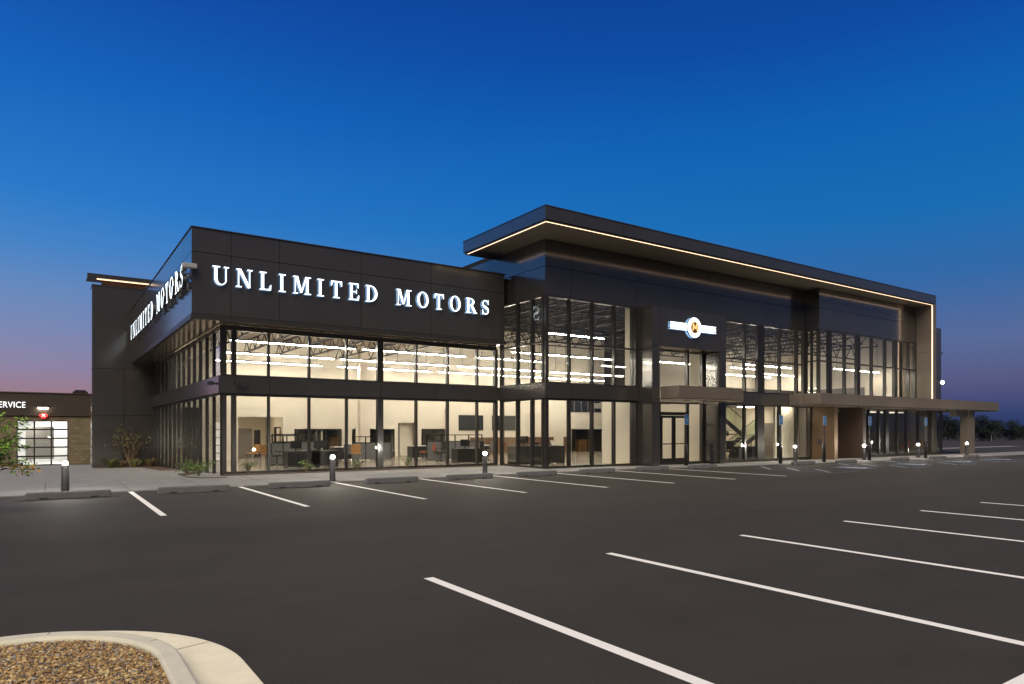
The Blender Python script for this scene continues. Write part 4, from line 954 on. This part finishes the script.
for k in range(2):
    t = thing('ceiling_lamp', 'bright lamp inside the service bay behind the glazed door', 'ceiling lamp', (-.9+k*1.5, YS+2.2+k*2, zm-.2), 0, 'lamps inside the service bay'); mb = MB(); mb.box(-.5, .5, -.8, .8, 0, .04); mb.build('lamp_lens', mat('bay_lamp', (1, 1, 1), .5, emis=(1, .97, .9), es=24), t)
mb = MB(); mb.box(wx(73, YS+3), wx(88, YS+3), YS+3, YS+4.5, zr+.08, zr+.38); mb.box(wx(75, YS+3), wx(86, YS+3), YS+3.1, YS+4.4, zr+.38, zr+.5); tag(mb.build('rooftop_unit', M['panel2']), 'flat dark ventilation unit on the service building roof', 'roof vent')
# service sign
def text(parent, s, size, loc, m):
    c = bpy.data.curves.new('txt', 'FONT'); c.body = s; c.size = size; c.extrude = .03; c.offset = .0; c.space_character = 1.05
    o = bpy.data.objects.new('txt', c); COL.objects.link(o)
    bpy.context.view_layer.update(); dg = bpy.context.evaluated_depsgraph_get(); me = bpy.data.meshes.new_from_object(o.evaluated_get(dg)); bpy.data.objects.remove(o)
    me.materials.clear(); me.materials.append(m); q = bpy.data.objects.new('letters', me); COL.objects.link(q); q.rotation_euler = (R(90), 0, 0); q.location = loc; q.parent = parent
    w = max(v.co.x for v in me.vertices); return q, w
ss = thing('service_sign', 'white lit letters reading SERVICE on the dark parapet', 'sign')
q, w = text(ss, 'SERVICE', .62, (0, YS-.2, wz(12, 407.6, YS)), mat('service_letter', (1, 1, 1), .5, emis=(.85, .93, 1), es=1.3)); q.scale = (.80, 1, 1); q.location.x = wx(25.5, YS)-w*.80
t = thing('wall_lamp', 'hooded wall lamp glowing above the service bay door', 'wall lamp', (wx(43, YS), YS-.12, wz(43, 409.5, YS))); mb = MB(); mb.box(-.40, .40, -.35, 0, .14, .20); mb.build('hood', M['black'], t); mb = MB(); mb.box(-.32, .32, -.30, -.05, .05, .135); mb.build('lamp_lens', M['svclamp'], t)
t = thing('signal_light', 'small red signal lamp with a white cross above the service bay door', 'signal light', (wx(43.5, YS), YS-.14, wz(43, 415.5, YS))); mb = MB(); mb.box(-.15, .15, -.10, 0, -.2, .14); mb.box(-.26, .26, -.08, 0, -.06, .08); mb.build('case', M['red'], t)
mb = MB(); mb.bar((-.1, -.11, -.08), (.1, -.11, .1), .035, .02); mb.bar((-.1, -.115, .1), (.1, -.115, -.08), .035, .02); mb.build('cross', M['redx'], t)

# ================================================================ PLANTING
def leaf(mb, p, s, rg, mi=0):
    a = Vector((rg.gauss(0, 1), rg.gauss(0, 1), rg.gauss(0, .6))).normalized(); b = a.cross(Vector((rg.gauss(0, 1), rg.gauss(0, 1), rg.gauss(0, 1)))).normalized()
    c = a.cross(b)*.12*s; p = Vector(p)
    mb.face([p-a*s, p-b*s*.42+c, p+a*s, p+b*s*.42+c], mi)
def plant(name, label, cat, loc, r, h, n, s, mats, seed, group=None, spread=1.0, low=0.0, twigs=6):
    rg = random.Random(seed); t = thing(name, label, cat, loc, 0, group)
    mb = MB(); tips = []
    for k in range(twigs):
        a = rg.uniform(0, 6.28); rr_ = rg.uniform(.3, 1)*r; tip = (rr_*math.cos(a), rr_*math.sin(a), h*rg.uniform(.55, 1)); mid = (tip[0]*.35, tip[1]*.35, tip[2]*.55)
        mb.tube([(0, 0, 0), mid, tip], [.014+.012*h, .010+.004*h, .004], 5); tips.append((Vector(tip), Vector(mid)))
    mb.build('stem', M['bark'], t)
    mb = MB()
    for k in range(n):
        tp_, md = rg.choice(tips); p = md.lerp(tp_, rg.uniform(.1, 1.08)); p = p+Vector((rg.gauss(0, 1), rg.gauss(0, 1), rg.gauss(0, .8)))*r*.2*spread
        p.z = max(p.z, .02+low); leaf(mb, p, s*rg.uniform(.6, 1.3), rg, rg.choices(range(len(mats)), [3]+[1]*(len(mats)-1))[0])
    mb.build('foliage', mats, t); return t
def grass(label, loc, r, h, n, mats, seed, group='grass tufts and low plants in the beds'):
    rg = random.Random(seed); t = MB()
    for k in range(n):
        a = rg.uniform(0, 6.28); q = rg.uniform(0, r*.35); L = h*rg.uniform(.6, 1.1); o = rg.uniform(.2, .9)*r
        b = Vector((q*math.cos(a), q*math.sin(a), 0)); tip = b+Vector((o*math.cos(a), o*math.sin(a), L)); mid = b.lerp(tip, .5)+Vector((0, 0, L*.15)); w = Vector((-math.sin(a), math.cos(a), 0))*.011
        mi = rg.randrange(len(mats)); t.face([b-w, b+w, mid+w, mid-w], mi); t.face([mid-w, mid+w, tip], mi)
    o = t.build('grass_tuft', mats); o.location = loc; tag(o, label, 'plant', group)
# beds
mb = MB()
def blob(cx, cy, rx, ry, n=26, z=None):
    mb.face([(cx+rx*math.cos(2*math.pi*i/n)*(1+.06*math.sin(i*2.1)), cy+ry*math.sin(2*math.pi*i/n)*(1+.05*math.cos(i*1.7)), (gz(cy+ry*math.sin(2*math.pi*i/n)*(1+.05*math.cos(i*1.7)))+.036) if z is None else z) for i in range(n)])
def quadbed(x0, x1, y0, y1):
    k = max(1, int((y1-y0)/4)+1)
    for i in range(k):
        a, b = y0+(y1-y0)*i/k, y0+(y1-y0)*(i+1)/k; mb.face([(x0, a, gz(a)+.04), (x1, a, gz(a)+.04), (x1, b, gz(b)+.04), (x0, b, gz(b)+.04)])
mb.face([(5.44, 26.0, .04), (5.44, 31.5, gz(31.5)+.04), (4.9, 31.5, gz(31.5)+.04), (4.3, 29.5, gz(29.5)+.05), (4.25, 27.0, .05), (4.6, 26.2, .04)])
quadbed(5.46, 17.95, 27.15, 27.70); quadbed(2.3, 5.46, 44.6, 46.95); quadbed(4.5, 5.46, 36, 44.6)
struct(mb.build('planting_bed', M['mulch']), 'brown mulch planting beds along the building', 'planting bed')
plant('green_shrub', 'low green shrub in the bed at the glass corner', 'shrub', (4.75, 27.8, .04), .5, .5, 420, .05, [M['leafg'], M['leafd']], 11, twigs=10)
plant('green_shrub', 'smaller shrub left of the corner shrub', 'shrub', (4.6, 29.3, .0), .4, .42, 300, .05, [M['leafd'], M['leafg']], 12, twigs=9)
for px, lb, sd, sz in ((248, 'dark leafy plant before the first showroom pane', 21, .5), (306, 'bright green plant before the second showroom pane', 22, .55), (357, 'leafy plant before the fifth showroom pane', 23, .45), (407, 'leafy plant right of the wide middle mullion', 24, .5)):
    plant('low_plant', lb, 'plant', (wx(px, 27.35), 27.35, .04), .32, sz, 90, .055, [M['leafg'] if px == 306 else M['leafd'], M['leafg']], sd, twigs=8)
gy = 46.0; zz = gz(gy)+.03
plant('thin_shrub', 'tall thin brownish shrub against the dark tower wall', 'shrub', (wx(131, gy), gy, zz), 1.35, 2.5, 480, .065, [mat('olive_leaf', (.12, .10, .035), .6, noise=.3, nscale=6), M['leafd'], M['leaft']], 31, twigs=22)
for px, y_, h, m_, lb in ((112, 45.2, .8, 'leafg', 'green grass tuft left of the thin shrub'), (135, 45.0, .75, 'leafg', 'bright green tuft under the thin shrub'), (150, 45.3, .8, 'leaft', 'tan grass tuft right of the thin shrub'), (122, 45.4, .6, 'leaft', 'tan grass tuft under the thin shrub, left side')):
    grass(lb, (wx(px, y_), y_, gz(y_)+.03), .55, h*.7, 110, [M[m_], M['leaft']], int(px))
# near tree at the left edge
def near_tree():
    rg = random.Random(5); D = 14.0; bx_, by_ = ray(-26, 430)[0]*D, ray(-26, 430)[1]*D
    t = thing('young_tree', 'young tree with bright green and some orange leaves at the left edge', 'tree', (bx_, by_, 0.0))
    right = Vector((cs, -sn, 0)); fw = Vector((sn, cs, 0))
    mb = MB(); mb.tube([(0, 0, -.14), (0, 0, .6), (.02, 0, 1.2), (.0, .0, 1.9)], [.05, .045, .035, .015], 8); tips = []
    for k in range(26):
        a = rg.uniform(-1.2, 1.2) if k < 16 else rg.uniform(0, 6.28); z0 = rg.uniform(.7, 1.5); L = rg.uniform(.4, 1.15); d = right*math.cos(a)+fw*math.sin(a)
        tip = Vector((0, 0, z0+rg.uniform(.1, .75)))+d*L; mid = Vector((0, 0, z0+.1)).lerp(tip, .5)+Vector((0, 0, .04)); mb.tube([(0, 0, z0), mid, tip], [.016, .011, .004], 5); tips.append((mid, tip))
    t.scale = (.92, .92, .92); t.location.z = .12
    mb.build('trunk', M['bark'], t); mb = MB()
    for k in range(2300):
        m_, tp_ = rg.choice(tips); p = m_.lerp(tp_, rg.uniform(-.2, 1.05))+Vector((rg.gauss(0, .06), rg.gauss(0, .06), rg.gauss(0, .06)))
        mi = 1 if (p.z < .98 and rg.random() < .6) else (2 if rg.random() < .3 else 0); leaf(mb, p, rg.uniform(.03, .065), rg, mi)
    mb.build('crown', [mat('bright_leaf', (.22, .40, .05), .5, noise=.3, nscale=9), M['leafy'], M['leafg']], t)
near_tree()

# far trees
def far_tree(seed):
    rg = random.Random(seed); h = rg.uniform(7, 9.5); t = thing('far_tree', 'far', 'tree', (0, 0, 0), 0, 'dark trees along the horizon')
    mb = MB(); mb.tube([(0, 0, -.5), (0, 0, h*.35), (.1, 0, h*.7)], [.3, .22, .08], 6)
    cl = []
    for k in range(16):
        a = rg.uniform(0, 6.28); q = rg.uniform(0, 3.6); c = Vector((q*math.cos(a), q*math.sin(a), h*rg.uniform(.22, .92)-q*.25)); cl.append((c, rg.uniform(1.0, 2.0))); mb.tube([(0, 0, h*.25), tuple(c)], [.1, .04], 5)
    mb.build('trunk', M['black'], t); mb = MB()
    for k in range(2600):
        c, r_ = rg.choice(cl); d = Vector((rg.gauss(0, 1), rg.gauss(0, 1), rg.gauss(0, 1))).normalized()*r_*rg.uniform(.5, 1.05); leaf(mb, c+d, rg.uniform(.14, .30), rg)
    mb.build('crown', M['leafb'], t); return t
ft = [far_tree(s_) for s_ in (41, 42, 43)]
rg = random.Random(9); k = 0
for i in range(26):
    px = 925+i*6.2+rg.uniform(-2, 2); D = rg.uniform(175, 215); d = ray(px, 430); loc = (d[0]*D, d[1]*D, -1.2); sc = rg.uniform(.62, 1.0)*(1.0 if px < 1000 else .8)
    if i < 3: t = ft[i]; t.location = loc; t.scale = (sc,)*3
    else: t = dup(ft[i % 3], loc, rg.uniform(0, 6.28), None, sc)
    t['label'] = 'dark tree in the far tree line beyond the car park'; t.rotation_euler = (0, 0, rg.uniform(0, 6.28))
